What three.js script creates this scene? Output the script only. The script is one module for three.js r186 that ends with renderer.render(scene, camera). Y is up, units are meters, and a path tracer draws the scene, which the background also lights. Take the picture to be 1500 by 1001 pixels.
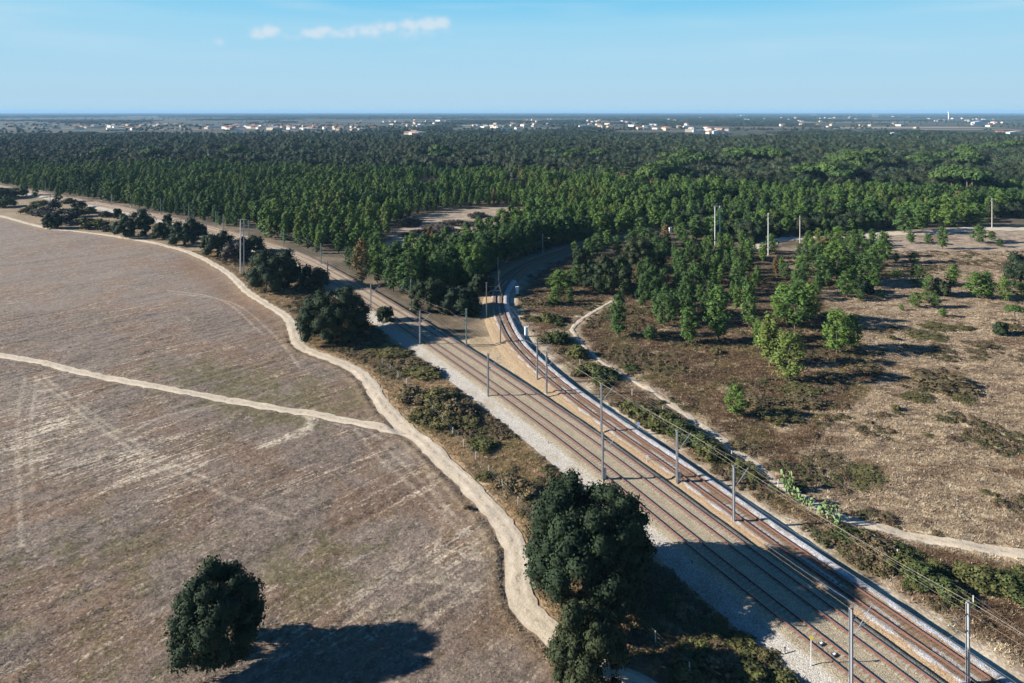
import * as THREE from 'three';
import { mergeGeometries } from 'three/addons/utils/BufferGeometryUtils.js';

// ---------------------------------------------------------------- camera, sky, sun, exposure
// a level camera whose lens is shifted down: uprights stay upright and the horizon lies at row HOR of the 1500 x 1001 photograph
const EYE = 52, FOCAL = 950, HOR = 164;
const scene = new THREE.Scene();
const camera = new THREE.PerspectiveCamera(2 * Math.atan(500.5 / FOCAL) * 180 / Math.PI, 1500 / 1001, 0.5, 90000);
camera.position.set(0, EYE, 0);
camera.setViewOffset(1500, 1001, 0, 500.5 - HOR, 1500, 1001);

const renderer = new THREE.WebGLRenderer({ antialias: true });
renderer.toneMapping = THREE.LinearToneMapping;
renderer.toneMappingExposure = 2.15;
renderer.shadowMap.enabled = true;

const SUN_EL = 21.3 * Math.PI / 180, SUN_AZ = 3 * Math.PI / 180;
const sun = new THREE.DirectionalLight(new THREE.Color(1.0, 0.945, 0.87), 5);
sun.position.set(-Math.cos(SUN_EL) * Math.cos(SUN_AZ) * 400, Math.sin(SUN_EL) * 400, Math.cos(SUN_EL) * Math.sin(SUN_AZ) * 400 - 100);
sun.target.position.set(0, 0, -100);
sun.castShadow = true;
sun.shadow.mapSize.set(4096, 4096);
Object.assign(sun.shadow.camera, { left: -260, right: 260, top: 260, bottom: -260, near: 1, far: 1200 });
scene.add(sun, sun.target);

// ---------------------------------------------------------------- random and noise
function rngOf(seed) { let a = seed >>> 0; return () => { a = (a + 0x6D2B79F5) | 0; let t = Math.imul(a ^ (a >>> 15), 1 | a); t = (t + Math.imul(t ^ (t >>> 7), 61 | t)) ^ t; return ((t ^ (t >>> 14)) >>> 0) / 4294967296; }; }
const TAB = new Float32Array(65536); { const r = rngOf(99); for (let i = 0; i < 65536; i++) TAB[i] = r(); }
function vn(x, y) {
  const xi = Math.floor(x), yi = Math.floor(y); let fx = x - xi, fy = y - yi;
  fx = fx * fx * (3 - 2 * fx); fy = fy * fy * (3 - 2 * fy);
  const a = xi & 255, b = (xi + 1) & 255, c = (yi & 255) << 8, d = ((yi + 1) & 255) << 8;
  const p = TAB[a | c], q = TAB[b | c], r = TAB[a | d], s = TAB[b | d];
  const u = p + (q - p) * fx, v = r + (s - r) * fx; return u + (v - u) * fy;
}
const fbm = (x, y, o = 4) => { let s = 0, a = 0.5, t = 0; for (let i = 0; i < o; i++) { s += a * vn(x, y); t += a; a *= 0.5; x = x * 2.03 + 17.1; y = y * 2.03 + 9.7; } return s / t; };
const clamp = (x, a = 0, b = 1) => x < a ? a : x > b ? b : x;
const sm = (a, b, x) => { const t = clamp((x - a) / (b - a)); return t * t * (3 - 2 * t); };
const lerp = (a, b, t) => a + (b - a) * t;
const lin = c => { c /= 255; return c <= 0.04045 ? c / 12.92 : ((c + 0.055) / 1.055) ** 2.4; };

// ---------------------------------------------------------------- the sky: clear air and a few small clouds
{
  const W = 2048, Hh = 1024, data = new Float32Array(W * Hh * 4);
  const stops = [[-90, 140, 160, 175], [-1, 150, 180, 200], [0, 180, 213, 233], [2, 178, 215, 236], [5, 168, 215, 240], [7.5, 158, 213, 241], [9.7, 122, 202, 241], [14, 64, 164, 226], [22, 40, 118, 190], [45, 28, 72, 126], [90, 18, 48, 86]];
  const tone = e => { let i = 0; while (i < stops.length - 2 && e > stops[i + 1][0]) i++; const A = stops[i], B = stops[i + 1], t = clamp((e - A[0]) / (B[0] - A[0])); return [1, 2, 3].map(k => lin(lerp(A[k], B[k], t))); };
  const dirOf = (px, py) => { const u = (px - 750) / FOCAL, v = (py - HOR) / FOCAL; return [Math.atan(u) * 180 / Math.PI, Math.atan2(-v, Math.hypot(u, 1)) * 180 / Math.PI]; };
  const puffs = [[322, 62, 18, 6, 0.5], [378, 50, 12, 9, 0.9], [395, 47, 14, 9, 1], [412, 54, 22, 7, 0.4], [458, 50, 18, 8, 0.9], [476, 45, 16, 7, 0.8], [505, 50, 32, 9, 0.7], [540, 46, 32, 9, 0.8], [570, 40, 26, 10, 0.75], [600, 37, 24, 10, 0.85], [628, 36, 20, 11, 1], [645, 35, 15, 10, 1], [690, 62, 30, 6, 0.16], [560, 53, 80, 8, 0.42], [430, 53, 40, 6, 0.4], [600, 46, 60, 9, 0.5]]
    .map(([x, y, w, h, s]) => { const [a, e] = dirOf(x, y); return [a, e, w / FOCAL * 57.3 * 0.95, h / FOCAL * 57.3 * 0.95, s]; });
  for (let j = 0; j < Hh; j++) {
    const el = (j + 0.5) / Hh * 180 - 90, base = tone(el);
    for (let i = 0; i < W; i++) {
      const dx = (i + 0.5) / W * 360 - 180;             // u = atan2(z, x) / 2pi + 0.5
      let az = dx + 90; if (az > 180) az -= 360;        // degrees to the right of straight ahead (-z)
      let [r, g, b] = base;
      if (el > 0 && el < 30) {
        const cir = sm(0.45, 0.85, fbm(az * 0.05 + 40, el * 0.55 + az * 0.012, 4)) * sm(3, 7, el) * (1 - sm(14, 30, el)) * 0.45;
        r = lerp(r, 0.62, cir); g = lerp(g, 0.78, cir); b = lerp(b, 0.88, cir);
        let c = 0;
        for (const [a, e, w, h, s] of puffs) { const q = ((az - a) / w) ** 2 + ((el - e) / (el < e ? h * 0.75 : h)) ** 2; if (q < 3) c = Math.max(c, s * (1 - q / 2.2)); }
        if (c > 0) { const n = fbm(az * 2.6 + 7, el * 3.4, 5); c = sm(0.05, 0.95, c * 1.05 + (n - 0.5) * 1.3) * Math.min(1, c * 1.3) * 0.62; r = lerp(r, 0.80, c); g = lerp(g, 0.83, c); b = lerp(b, 0.88, c); }
      }
      const k = (j * W + i) * 4; data[k] = r / 2.15; data[k + 1] = g / 2.15; data[k + 2] = b / 2.15; data[k + 3] = 1;
    }
  }
  const t = new THREE.DataTexture(data, W, Hh, THREE.RGBAFormat, THREE.FloatType);
  t.mapping = THREE.EquirectangularReflectionMapping; t.magFilter = THREE.LinearFilter; t.needsUpdate = true;
  scene.background = t; scene.environment = t;
}
scene.fog = new THREE.FogExp2(new THREE.Color(0.40, 0.70, 1.0), 0.000065);

// ---------------------------------------------------------------- helpers
// a pixel of the photograph -> [x, forward distance] on the plane at height up
const G = (px, py, up = 0) => { const k = (EYE - up) / (py - HOR); return [(px - 750) * k, FOCAL * k]; };
const rise = (zf, topPx) => EYE - (topPx - HOR) * zf / FOCAL;   // height of a point at forward distance zf seen at row topPx
const mPerPx = zf => zf / FOCAL;
const nth = i => ['first', 'second', 'third', 'fourth', 'fifth', 'sixth', 'seventh', 'eighth', 'ninth', 'tenth', 'eleventh', 'twelfth'][i];
const used = new Map();
const numbered = n => { const k = used.get(n) ?? 0; used.set(n, k + 1); return k ? `${n}_${String(k).padStart(3, '0')}` : n; };
function shadowed(o) { o.castShadow = true; o.receiveShadow = true; return o; }
function part(name, geo, mat, parent) { const m = shadowed(new THREE.Mesh(geo, mat)); m.name = name; parent.add(m); return m; }
function thing(name, label, category, group, x = 0, y = 0, zf = 0, turn = 0) {
  const o = new THREE.Group(); o.name = numbered(name); o.position.set(x, y, -zf); o.rotation.y = turn;
  o.userData = { label, category }; if (group) o.userData.group = group; scene.add(o); return o;
}
function copyOf(src, x, y, zf, s = 1, turn = 0, label, group) {
  const o = src.clone(); o.name = numbered(src.name.replace(/_\d{3}$/, '')); o.position.set(x, y, -zf); if (Array.isArray(s)) o.scale.set(...s); else o.scale.setScalar(s); o.rotation.y = turn;
  o.userData = { ...src.userData }; if (label) o.userData.label = label; if (group) o.userData.group = group; scene.add(o); return o;
}
const std = (r, g, b, rough = 0.95, extra = {}) => new THREE.MeshStandardMaterial({ color: new THREE.Color(r, g, b), roughness: rough, metalness: 0, ...extra });
function boxAt(w, h, d, x, y, z) { const g = new THREE.BoxGeometry(w, h, d); g.translate(x, y, z); return g; }
function tubeBetween(a, b, r, seg = 6, r2 = r) {
  const A = new THREE.Vector3(...a), B = new THREE.Vector3(...b), d = B.clone().sub(A), g = new THREE.CylinderGeometry(r2, r, d.length(), seg, 1);
  g.translate(0, d.length() / 2, 0); g.applyQuaternion(new THREE.Quaternion().setFromUnitVectors(new THREE.Vector3(0, 1, 0), d.normalize())); g.translate(...a); return g;
}
function curveOf(pts, step) {                     // even samples [x, zf] of a smooth curve through pts
  const c = new THREE.CatmullRomCurve3(pts.map(([x, z]) => new THREE.Vector3(x, 0, z)), false, 'centripetal');
  c.arcLengthDivisions = 2000; const n = Math.max(2, Math.round(c.getLength() / step)); return c.getSpacedPoints(n).map(p => [p.x, p.z]);
}
function smoothPts(p, times) { for (let k = 0; k < times; k++) p = p.map((q, i) => i === 0 || i === p.length - 1 ? q : [(p[i - 1][0] + 2 * q[0] + p[i + 1][0]) / 4, (p[i - 1][1] + 2 * q[1] + p[i + 1][1]) / 4]); return p; }
const normalsOf = p => p.map((q, i) => { const a = p[Math.max(0, i - 1)], b = p[Math.min(p.length - 1, i + 1)], dx = b[0] - a[0], dz = b[1] - a[1], l = Math.hypot(dx, dz); return [dz / l, -dx / l]; });   // points to the right of travel
function texture(w, h, fill, { srgb = true, repeat } = {}) {
  const d = new Uint8Array(w * h * 4), out = [0, 0, 0]; let k = 0;
  for (let j = 0; j < h; j++) for (let i = 0; i < w; i++) { fill(i, j, out); d[k++] = clamp(out[0], 0, 255); d[k++] = clamp(out[1], 0, 255); d[k++] = clamp(out[2], 0, 255); d[k++] = 255; }
  const t = new THREE.DataTexture(d, w, h); t.magFilter = THREE.LinearFilter; t.minFilter = THREE.LinearMipmapLinearFilter; t.generateMipmaps = true; if (srgb) t.colorSpace = THREE.SRGBColorSpace;
  t.wrapS = t.wrapT = THREE.RepeatWrapping; if (repeat) t.repeat.set(...repeat); t.needsUpdate = true; return t;
}

// ---------------------------------------------------------------- lines of the place, read off the photograph
const before = (a, b, m) => { const l = Math.hypot(a[0] - b[0], a[1] - b[1]); return [a[0] + (a[0] - b[0]) / l * m, a[1] + (a[1] - b[1]) / l * m]; };
const mainPx = [[1318, 1001], [1186, 900], [1054, 800], [914.5, 691], [826, 625], [632.5, 493], [441, 378], [380, 356], [300, 333], [233, 317.5], [167, 303], [133, 296.5], [67, 284.5], [10, 275]].map(p => G(...p, 0.9));
const mainLine = smoothPts(curveOf([before(mainPx[0], mainPx[1], 40), before(mainPx[0], mainPx[1], 15), ...mainPx, [-520, 560], [-700, 640]], 1), 60);
const branchPx = [[1405.5, 972.7], [1242.5, 860], [1174.7, 814], [1001, 691], [838, 577], [759.4, 506.8], [739.7, 474.8], [731, 448], [731.7, 426.7], [742.4, 410.7], [758, 395], [780, 383], [805, 373], [830, 365], [847, 359], [880, 351.7], [922, 345], [950, 338.5], [985, 334]].map(p => G(...p, 0.9));
const branchLine = smoothPts(curveOf([before(branchPx[0], branchPx[1], 45), before(branchPx[0], branchPx[1], 15), ...branchPx, [150, 318], [260, 360]], 1), 20);
const roadLine = smoothPts(curveOf([[0, 317], [50, 330], [80, 337], [108, 339], [142, 343], [183, 349], [217, 355], [250, 362.5], [267, 367], [292, 377], [317, 390], [337, 403], [350, 415], [363, 428], [385, 443], [405, 455], [424, 470], [430, 484], [433, 497], [445, 509], [470, 519], [500, 530], [525, 543], [545, 565], [555, 585], [575, 608], [600, 630], [625, 650], [650, 675], [680, 702], [705, 730], [730, 758], [748, 785], [757, 810], [758, 835], [758, 860], [765, 885], [785, 907], [810, 928], [840, 950], [880, 975], [930, 1001], [990, 1030]].map(p => G(...p)), 1), 3);
roadLine.unshift(...[4, 3, 2, 1].map(k => [roadLine[0][0] - k * 60, roadLine[0][1] + k * 14]));
roadLine.reverse();   // from near to far, so that the field lies to its left
const sideRoad = curveOf([[-140, 492], [0, 520], [60, 530], [120, 545], [200, 561], [300, 580], [400, 597], [440, 603], [500, 614], [560, 626], [610, 637]].map(p => G(...p)), 1);
const spur = curveOf([[452, 604], [458, 615], [448, 629], [420, 641], [384, 654]].map(p => G(...p)), 0.5);
const footpath = smoothPts(curveOf([[903, 438], [850, 470], [838, 483], [847, 497], [870, 520], [900, 540], [933, 560], [963, 577], [990, 597], [1040, 632], [1090, 670], [1150, 716], [1185, 735], [1230, 757], [1280, 770], [1330, 785], [1400, 797], [1500, 812], [1640, 826]].map(p => G(...p)), 1), 3);
const sandRoad = curveOf([[1095, 368], [1150, 351], [1185, 349.5], [1267, 348], [1302, 343], [1360, 342], [1407, 337], [1500, 336], [1600, 337]].map(p => G(...p)), 2);
const farRoad = curveOf([[1240, 314], [1305, 313], [1390, 310], [1500, 307], [1600, 304]].map(p => G(...p)), 3);

// ---------------------------------------------------------------- maps of the ground at one metre: distances and zones
const MX0 = -430, MZ0 = 0, MW = 861, MH = 561;
const grid = fn => { const g = new Float32Array(MW * MH); for (let j = 0; j < MH; j++) for (let i = 0; i < MW; i++) g[j * MW + i] = fn(MX0 + i, MZ0 + j); return g; };
const at = (g, x, z) => {
  let u = clamp(x - MX0, 0, MW - 1.001), v = clamp(z - MZ0, 0, MH - 1.001); const i = u | 0, j = v | 0; u -= i; v -= j; const k = j * MW + i;
  return (g[k] * (1 - u) + g[k + 1] * u) * (1 - v) + (g[k + MW] * (1 - u) + g[k + MW + 1] * u) * v;
};
function distanceMap(line, signed) {
  const P = line.filter((_, i) => i % 3 === 0 || i === line.length - 1), n = P.length;
  return grid((x, z) => {
    let best = 1e9, sg = 1;
    for (let i = 0; i < n - 1; i++) {
      const ax = P[i][0], az = P[i][1], dx = P[i + 1][0] - ax, dz = P[i + 1][1] - az, wx = x - ax, wz = z - az;
      const t = clamp((wx * dx + wz * dz) / (dx * dx + dz * dz)), ex = wx - dx * t, ez = wz - dz * t, d = ex * ex + ez * ez;
      if (d < best) { best = d; sg = dz * wx - dx * wz > 0 ? 1 : -1; }
    }
    return Math.sqrt(best) * (signed ? sg : 1);
  });
}
const inside = (poly, x, z) => { let c = false; for (let i = 0, j = poly.length - 1; i < poly.length; j = i++) { const [xi, zi] = poly[i], [xj, zj] = poly[j]; if ((zi > z) !== (zj > z) && x < (xj - xi) * (z - zi) / (zj - zi) + xi) c = !c; } return c; };
function blur(g, r) { for (let k = 0; k < 2; k++) { const o = new Float32Array(g.length); for (let j = 0; j < MH; j++) for (let i = 0; i < MW; i++) { let s = 0, n = 0; for (let q = -r; q <= r; q++) { const a = k ? i : i + q, b = k ? j + q : j; if (a >= 0 && a < MW && b >= 0 && b < MH) { s += g[b * MW + a]; n++; } } o[j * MW + i] = s / n; } g = o; } return g; }
const poly = px => px.map(p => G(...p));
const zoneMap = (px, r) => { const P = poly(px); return blur(grid((x, z) => inside(P, x, z) ? 1 : 0), r); };
const dMain = distanceMap(mainLine, true), dBranch = distanceMap(branchLine, true), dRoad = distanceMap(roadLine, true), dSide = distanceMap(sideRoad), dPath = distanceMap(footpath), dSand = distanceMap(sandRoad), dSpur = distanceMap(spur);
const zPale = zoneMap([[1165, 735], [1190, 650], [1262, 585], [1300, 540], [1262, 500], [1215, 445], [1190, 425], [1240, 420], [1320, 405], [1500, 372], [1700, 370], [1900, 1100], [1500, 840], [1420, 805], [1230, 752]], 3);
const zClear = zoneMap([[555, 366], [575, 345], [600, 322], [650, 307], [740, 302], [790, 310], [745, 335], [700, 350], [650, 366], [590, 376]], 4);
const zBare = zoneMap([[1110, 372], [1190, 352], [1300, 340], [1400, 332], [1560, 326], [1560, 375], [1400, 392], [1300, 400], [1200, 415], [1150, 400]], 4);
const zRed = zoneMap([[270, 372], [340, 412], [420, 470], [425, 498], [380, 475], [320, 430], [250, 385]], 3);
const zGreenField = zoneMap([[380, 640], [560, 600], [520, 560], [250, 520], [180, 540], [300, 590]], 6);
const zGreen2 = zoneMap([[370, 840], [440, 780], [560, 760], [520, 830], [420, 960], [380, 900]], 5);
const zGreen3 = zoneMap([[0, 770], [120, 740], [230, 750], [300, 830], [230, 1001], [-80, 1030]], 6);
const zWhite = zoneMap([[0, 545], [60, 548], [150, 610], [330, 690], [230, 720], [0, 690]], 5);
const zWhite2 = zoneMap([[480, 850], [560, 800], [690, 790], [720, 850], [600, 880]], 4);
const FD = (() => { const a = G(0, 690), b = G(333, 587), l = Math.hypot(b[0] - a[0], b[1] - a[1]); return [(b[0] - a[0]) / l, (b[1] - a[1]) / l]; })();   // direction of the stubble rows
const tyre = [[[50, 552], [133, 617], [207, 667], [300, 712], [420, 760]], [[60, 548], [143, 612], [219, 661], [312, 706]], [[37, 552], [27, 600], [27, 720], [32, 800]], [[54, 556], [46, 610], [46, 720]], [[540, 657], [633, 740], [697, 807], [720, 850]], [[560, 650], [650, 738], [705, 800]], [[520, 628], [545, 660]], [[600, 851], [650, 853], [702, 865]], [[590, 645], [640, 700], [690, 760], [735, 830]], [[625, 690], [650, 750], [640, 800]], [[255, 430], [330, 440], [400, 490], [440, 540]], [[245, 425], [318, 437], [385, 490]], [[490, 620], [540, 632], [600, 670]], [[180, 640], [240, 610], [330, 590]], [[645, 806], [668, 810], [698, 818]]];
const tyreMap = (() => {   // 0.25 m grid of wheel marks in the near field
  const s = 4, w = 130 * s, h = 190 * s, m = new Float32Array(w * h), r = rngOf(5);
  for (const px of tyre) for (const [x, z] of curveOf(px.map(p => G(...p)), 0.12)) {
    const wd = 0.24 + 0.16 * fbm(x * 0.3, z * 0.3, 2), k = 0.35 + 0.65 * vn(x * 0.7, z * 0.7);
    for (let dz = -2; dz <= 2; dz++) for (let dx = -2; dx <= 2; dx++) { const i = Math.round((x + 125) * s + dx), j = Math.round((z - 30) * s + dz); if (i >= 0 && j >= 0 && i < w && j < h) { const d = Math.hypot(i / s - 125 - x, j / s + 30 - z); m[j * w + i] = Math.max(m[j * w + i], k * (1 - sm(wd * 0.6, wd * 1.5, d))); } }
  }
  return (x, z) => { const u = (x + 125) * s, v = (z - 30) * s; if (u < 0 || v < 0 || u >= w - 1 || v >= h - 1) return 0; const i = u | 0, j = v | 0, a = u - i, b = v - j, k = j * w + i; return (m[k] * (1 - a) + m[k + 1] * a) * (1 - b) + (m[k + w] * (1 - a) + m[k + w + 1] * a) * b; };
})();
const roadHalf = z => lerp(1.42, 1.1, sm(80, 240, z));

// ---------------------------------------------------------------- the shape of the ground
function ground(x, z) {
  let h = (fbm(x * 0.05 + 3, z * 0.05, 3) - 0.5) * 0.5 + (vn(x * 0.55, z * 0.55) - 0.5) * 0.10;
  const dm = at(dMain, x, z), db = at(dBranch, x, z), dr = Math.abs(at(dRoad, x, z)), ds = at(dSide, x, z), dp = at(dPath, x, z);
  if (db > 3 && dm > 3) h += (fbm(x * 0.35, z * 0.35, 3) - 0.5) * 0.45 * sm(5, 9, db);
  if (at(dRoad, x, z) < 0) { const a = x * FD[1] - z * FD[0]; h += (vn(a * 0.9, (x * FD[0] + z * FD[1]) * 0.12) - 0.5) * 0.12; }
  const w = roadHalf(z);
  const nearby = 1 - sm(140, 166, z);
  h -= 0.24 * nearby * (1 - sm(w + 0.25, w + 0.95, dr + (vn(x * 0.8, z * 0.8) - 0.5) * 0.3));
  h -= nearby * (0.10 * (1 - sm(1.5, 2.2, ds)) + 0.12 * (1 - sm(1.1, 1.7, dp)));
  const k = Math.min(sm(7, 11, Math.abs(dm)), sm(3.2, 6.5, Math.abs(db)));
  h = lerp(0, h, k);
  const e = Math.min(sm(0, 3, Math.abs(z - 170)), z < 172 ? sm(0, 3, 136 - Math.abs(x)) : 1, sm(0, 4, z - 44), sm(0, 4, Math.abs(530 - z)), sm(0, 4, 420 - Math.abs(x)));
  return h * e;
}

// ---------------------------------------------------------------- what the ground is made of (sRGB bytes)
const mixC = (o, c, t) => { o[0] += (c[0] - o[0]) * t; o[1] += (c[1] - o[1]) * t; o[2] += (c[2] - o[2]) * t; };
const C = {
  soil: [131, 116, 103], soilDark: [92, 80, 71], straw: [196, 182, 160], weed: [100, 94, 58], red: [122, 90, 64], chalk: [178, 165, 156],
  verge: [150, 127, 98], vergeDark: [112, 94, 70], sand: [196, 172, 136], sandPale: [204, 188, 162], heath: [106, 84, 64], heathDark: [80, 64, 48], heathOlive: [104, 96, 58],
  pale: [154, 135, 113], paleHi: [188, 170, 146], paleLo: [116, 98, 83], floor: [78, 68, 50], clearing: [150, 132, 110], path: [206, 190, 166],
};
function groundColour(x, z, o) {
  const dr = at(dRoad, x, z), dm = at(dMain, x, z), db = at(dBranch, x, z);
  const big = fbm(x * 0.035 + 11, z * 0.035, 3), mid = vn(x * 0.4, z * 0.4), fine = vn(x * 1.9, z * 1.9), tiny = vn(x * 5.1 + 3, z * 5.1), mids = fbm(x * 0.14, z * 0.14 + 50, 3);
  if (dr < 0 && dm < 0) {                                                  // the stubble field
    const a = x * FD[1] - z * FD[0], l = x * FD[0] + z * FD[1];
    const wob = (big - 0.5) * 14;
    const row = vn(a * 0.95 + wob * 0.15, l * 0.07), row2 = vn(a * 3.8 + wob * 0.2, l * 0.42 + 9), row3 = vn(a * 0.26 + 5, l * 0.02);
    o[0] = C.soil[0]; o[1] = C.soil[1]; o[2] = C.soil[2];
    mixC(o, C.soilDark, sm(0.45, 0.9, row * 0.45 + fine * 0.4 + row3 * 0.25) * 0.75);
    mixC(o, C.red, sm(0.42, 0.72, mids) * 0.4 * (0.5 + fine));
    const white = Math.max(at(zWhite, x, z), at(zWhite2, x, z));
    mixC(o, C.straw, sm(0.56 - white * 0.17, 0.88 - white * 0.12, row2 * 0.46 + tiny * 0.30 + row * 0.28) * (0.6 + white * 0.32) * (0.55 + 0.75 * sm(0.3, 0.7, mids)));
    const gr = Math.max(at(zGreenField, x, z), at(zGreen2, x, z), at(zGreen3, x, z) * 0.5);
    mixC(o, C.weed, sm(0.5, 0.85, mid * 0.5 + fine * 0.4 + gr * 0.32) * (0.3 + gr * 0.4));
    mixC(o, C.red, at(zRed, x, z) * (0.35 + 0.5 * mid));
    mixC(o, C.chalk, sm(0.78, 0.95, tiny * 0.6 + fine * 0.4) * 0.7);
    mixC(o, C.soilDark, sm(0.7, 0.95, vn(x * 3.3, z * 3.3 + 40)) * 0.6);
    if (z < 215) mixC(o, C.straw, tyreMap(x, z) * 0.6 * sm(0.2, 0.6, fine + mid * 0.4));
    if (z < 130) mixC(o, C.straw, (1 - sm(0.7, 1.7, at(dSpur, x, z) + (mid - 0.5) * 0.9)) * sm(0.25, 0.6, fine * 0.5 + row2 * 0.35 + tiny * 0.25) * 0.95);
    const edge = 1 - sm(roadHalf(z) + 0.4, roadHalf(z) + 3.5, -dr);
    mixC(o, C.verge, edge * 0.6);
  } else if (dm < 0 || db < 0 && dm < 26 && z < 150) {                     // dry verge beside the rails
    o[0] = C.verge[0]; o[1] = C.verge[1]; o[2] = C.verge[2];
    mixC(o, C.vergeDark, sm(0.4, 0.8, mid * 0.4 + fine * 0.35 + mids * 0.35) * 0.8);
    mixC(o, C.straw, sm(0.6, 0.9, tiny * 0.5 + mid * 0.5) * 0.5);
    mixC(o, C.heathOlive, sm(0.55, 0.8, mids) * 0.5);
    if (dm > 0) mixC(o, C.sand, (1 - sm(4, 10, -db)) * (0.35 + 0.6 * mid)); if (dm > 0) mixC(o, C.vergeDark, sm(0.55, 0.8, mids * 0.6 + fine * 0.4) * 0.5);
    if (dm > 3) mixC(o, C.sand, (1 - sm(5, 11, dm)) * (0.6 + 0.4 * mid));
  } else if (db > 0) {                                                     // heath
    const p = clamp(at(zPale, x, z) * 1.25 + (mids - 0.5) * 0.9 + 0.02), bare = at(zBare, x, z);
    o[0] = C.heath[0]; o[1] = C.heath[1]; o[2] = C.heath[2];
    mixC(o, C.heathDark, sm(0.4, 0.75, mid * 0.35 + fine * 0.3 + mids * 0.45) * 0.8);
    mixC(o, C.heathOlive, sm(0.5, 0.8, vn(x * 0.23 + 31, z * 0.23)) * 0.55);
    mixC(o, C.paleHi, sm(0.62, 0.86, fbm(x * 0.2 + 3, z * 0.42, 3)) * 0.75);
    const q = sm(0.35, 0.75, Math.max(p, bare * (0.35 + mids)));
    const tone = [C.pale[0], C.pale[1], C.pale[2]];
    const wisp = vn(x * 0.55 + fine, z * 1.4), wisp2 = vn(x * 1.2, z * 3.1);
    mixC(tone, C.paleLo, sm(0.42, 0.8, wisp * 0.55 + tiny * 0.25 + mid * 0.25) * 0.85);
    mixC(tone, C.paleHi, sm(0.5, 0.85, wisp2 * 0.6 + (1 - wisp) * 0.3 + tiny * 0.2) * 0.8);
    mixC(tone, C.heath, sm(0.62, 0.72, fbm(x * 0.1 + 8, z * 0.17, 3)) * 0.7);
    mixC(o, tone, q);
    const s = 1 - sm(3.8, 6.2 + mid * 3.5, db);
    mixC(o, C.sandPale, clamp(s * (0.35 + mid * 0.9) + (s > 0.02 ? sm(0.75, 0.95, fine) * 0.3 : 0)));
    mixC(o, C.sandPale, (1 - sm(3, 5.5, at(dSand, x, z))) * 0.9);
    if (z > 150) { const fl = sm(150, 250, z) * (1 - Math.max(at(zBare, x, z), at(zPale, x, z))); mixC(o, C.floor, fl * 0.6); }
    mixC(o, C.path, (1 - sm(1.2, 2.6, at(dPath, x, z) + (mid - 0.5) * 1.6)) * 0.5);
  } else {                                                                 // between the lines and in the pines
    o[0] = C.floor[0]; o[1] = C.floor[1]; o[2] = C.floor[2];
    mixC(o, C.verge, sm(0.45, 0.75, mids) * 0.6); mixC(o, C.heathDark, sm(0.5, 0.85, fine * 0.5 + mid * 0.5) * 0.5);
    const c = at(zClear, x, z); mixC(o, C.clearing, sm(0.3, 0.7, c + (mids - 0.5) * 0.5)); mixC(o, C.straw, sm(0.6, 0.8, mid) * c * 0.4);
    mixC(o, C.sand, (1 - sm(4, 8, dm)) * 0.5 * mid + (1 - sm(3, 9, -db)) * 0.6);
  }
  const g = 0.90 + 0.2 * tiny; o[0] *= g; o[1] *= g; o[2] *= g;
}
function patch(x0, x1, z0, z1, nx, nz, h) {
  const pos = new Float32Array((nx + 1) * (nz + 1) * 3), uv = new Float32Array((nx + 1) * (nz + 1) * 2), idx = new Uint32Array(nx * nz * 6); let k = 0, q = 0;
  for (let j = 0; j <= nz; j++) for (let i = 0; i <= nx; i++) { const x = lerp(x0, x1, i / nx), z = lerp(z0, z1, j / nz); pos[k * 3] = x; pos[k * 3 + 1] = h ? h(x, z) : 0; pos[k * 3 + 2] = -z; uv[k * 2] = i / nx; uv[k * 2 + 1] = j / nz; k++; }
  for (let j = 0; j < nz; j++) for (let i = 0; i < nx; i++) { const a = j * (nx + 1) + i, b = a + 1, c = a + nx + 1, d = c + 1; idx.set([a, b, d, a, d, c], q); q += 6; }
  const g = new THREE.BufferGeometry(); g.setAttribute('position', new THREE.BufferAttribute(pos, 3)); g.setAttribute('uv', new THREE.BufferAttribute(uv, 2)); g.setIndex(new THREE.BufferAttribute(idx, 1)); g.computeVertexNormals(); return g;
}
const land = new THREE.Group(); land.name = 'ground'; land.userData = { kind: 'structure', label: 'flat dry land with a stubble field, heath and woodland floor' }; scene.add(land);
const clods = texture(512, 512, (i, j, o) => { const t = (i % 512) / 512, u = (j % 512) / 512; let s = 0; for (const [f, a] of [[8, 0.35], [20, 0.3], [48, 0.25], [100, 0.1]]) { const xi = t * f, yi = u * f, x0 = Math.floor(xi), y0 = Math.floor(yi), fx = xi - x0, fy = yi - y0, H = (p, q) => TAB[((p % f) * 7 + f) & 255 | (((q % f) * 13 + f) & 255) << 8]; s += a * lerp(lerp(H(x0, y0), H(x0 + 1, y0), fx), lerp(H(x0, y0 + 1), H(x0 + 1, y0 + 1), fx), fy); } o[0] = o[1] = o[2] = s * 255; }, { srgb: false });
function landPatch(x0, x1, z0, z1, nx, nz, res, bump) {
  const W = res, Hh = Math.round(res * (z1 - z0) / (x1 - x0)), map = texture(W, Hh, (i, j, o) => groundColour(lerp(x0, x1, (i + 0.5) / W), lerp(z0, z1, (j + 0.5) / Hh), o));
  map.wrapS = map.wrapT = THREE.ClampToEdgeWrapping;
  const b = clods.clone(); b.repeat.set((x1 - x0) / 9, (z1 - z0) / 9); b.needsUpdate = true;
  part('ground_patch', patch(x0, x1, z0, z1, nx, nz, ground), std(1, 1, 1, 1, { map, bumpMap: b, bumpScale: bump }), land);
}
landPatch(-136, 0, 44, 170, 330, 305, 2048, 0.12);
landPatch(0, 136, 44, 170, 330, 305, 2048, 0.12);
landPatch(-420, 0, 170, 530, 260, 220, 2048, 0.15);
landPatch(0, 420, 170, 530, 260, 220, 2048, 0.15);
console.log('ground done');
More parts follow.
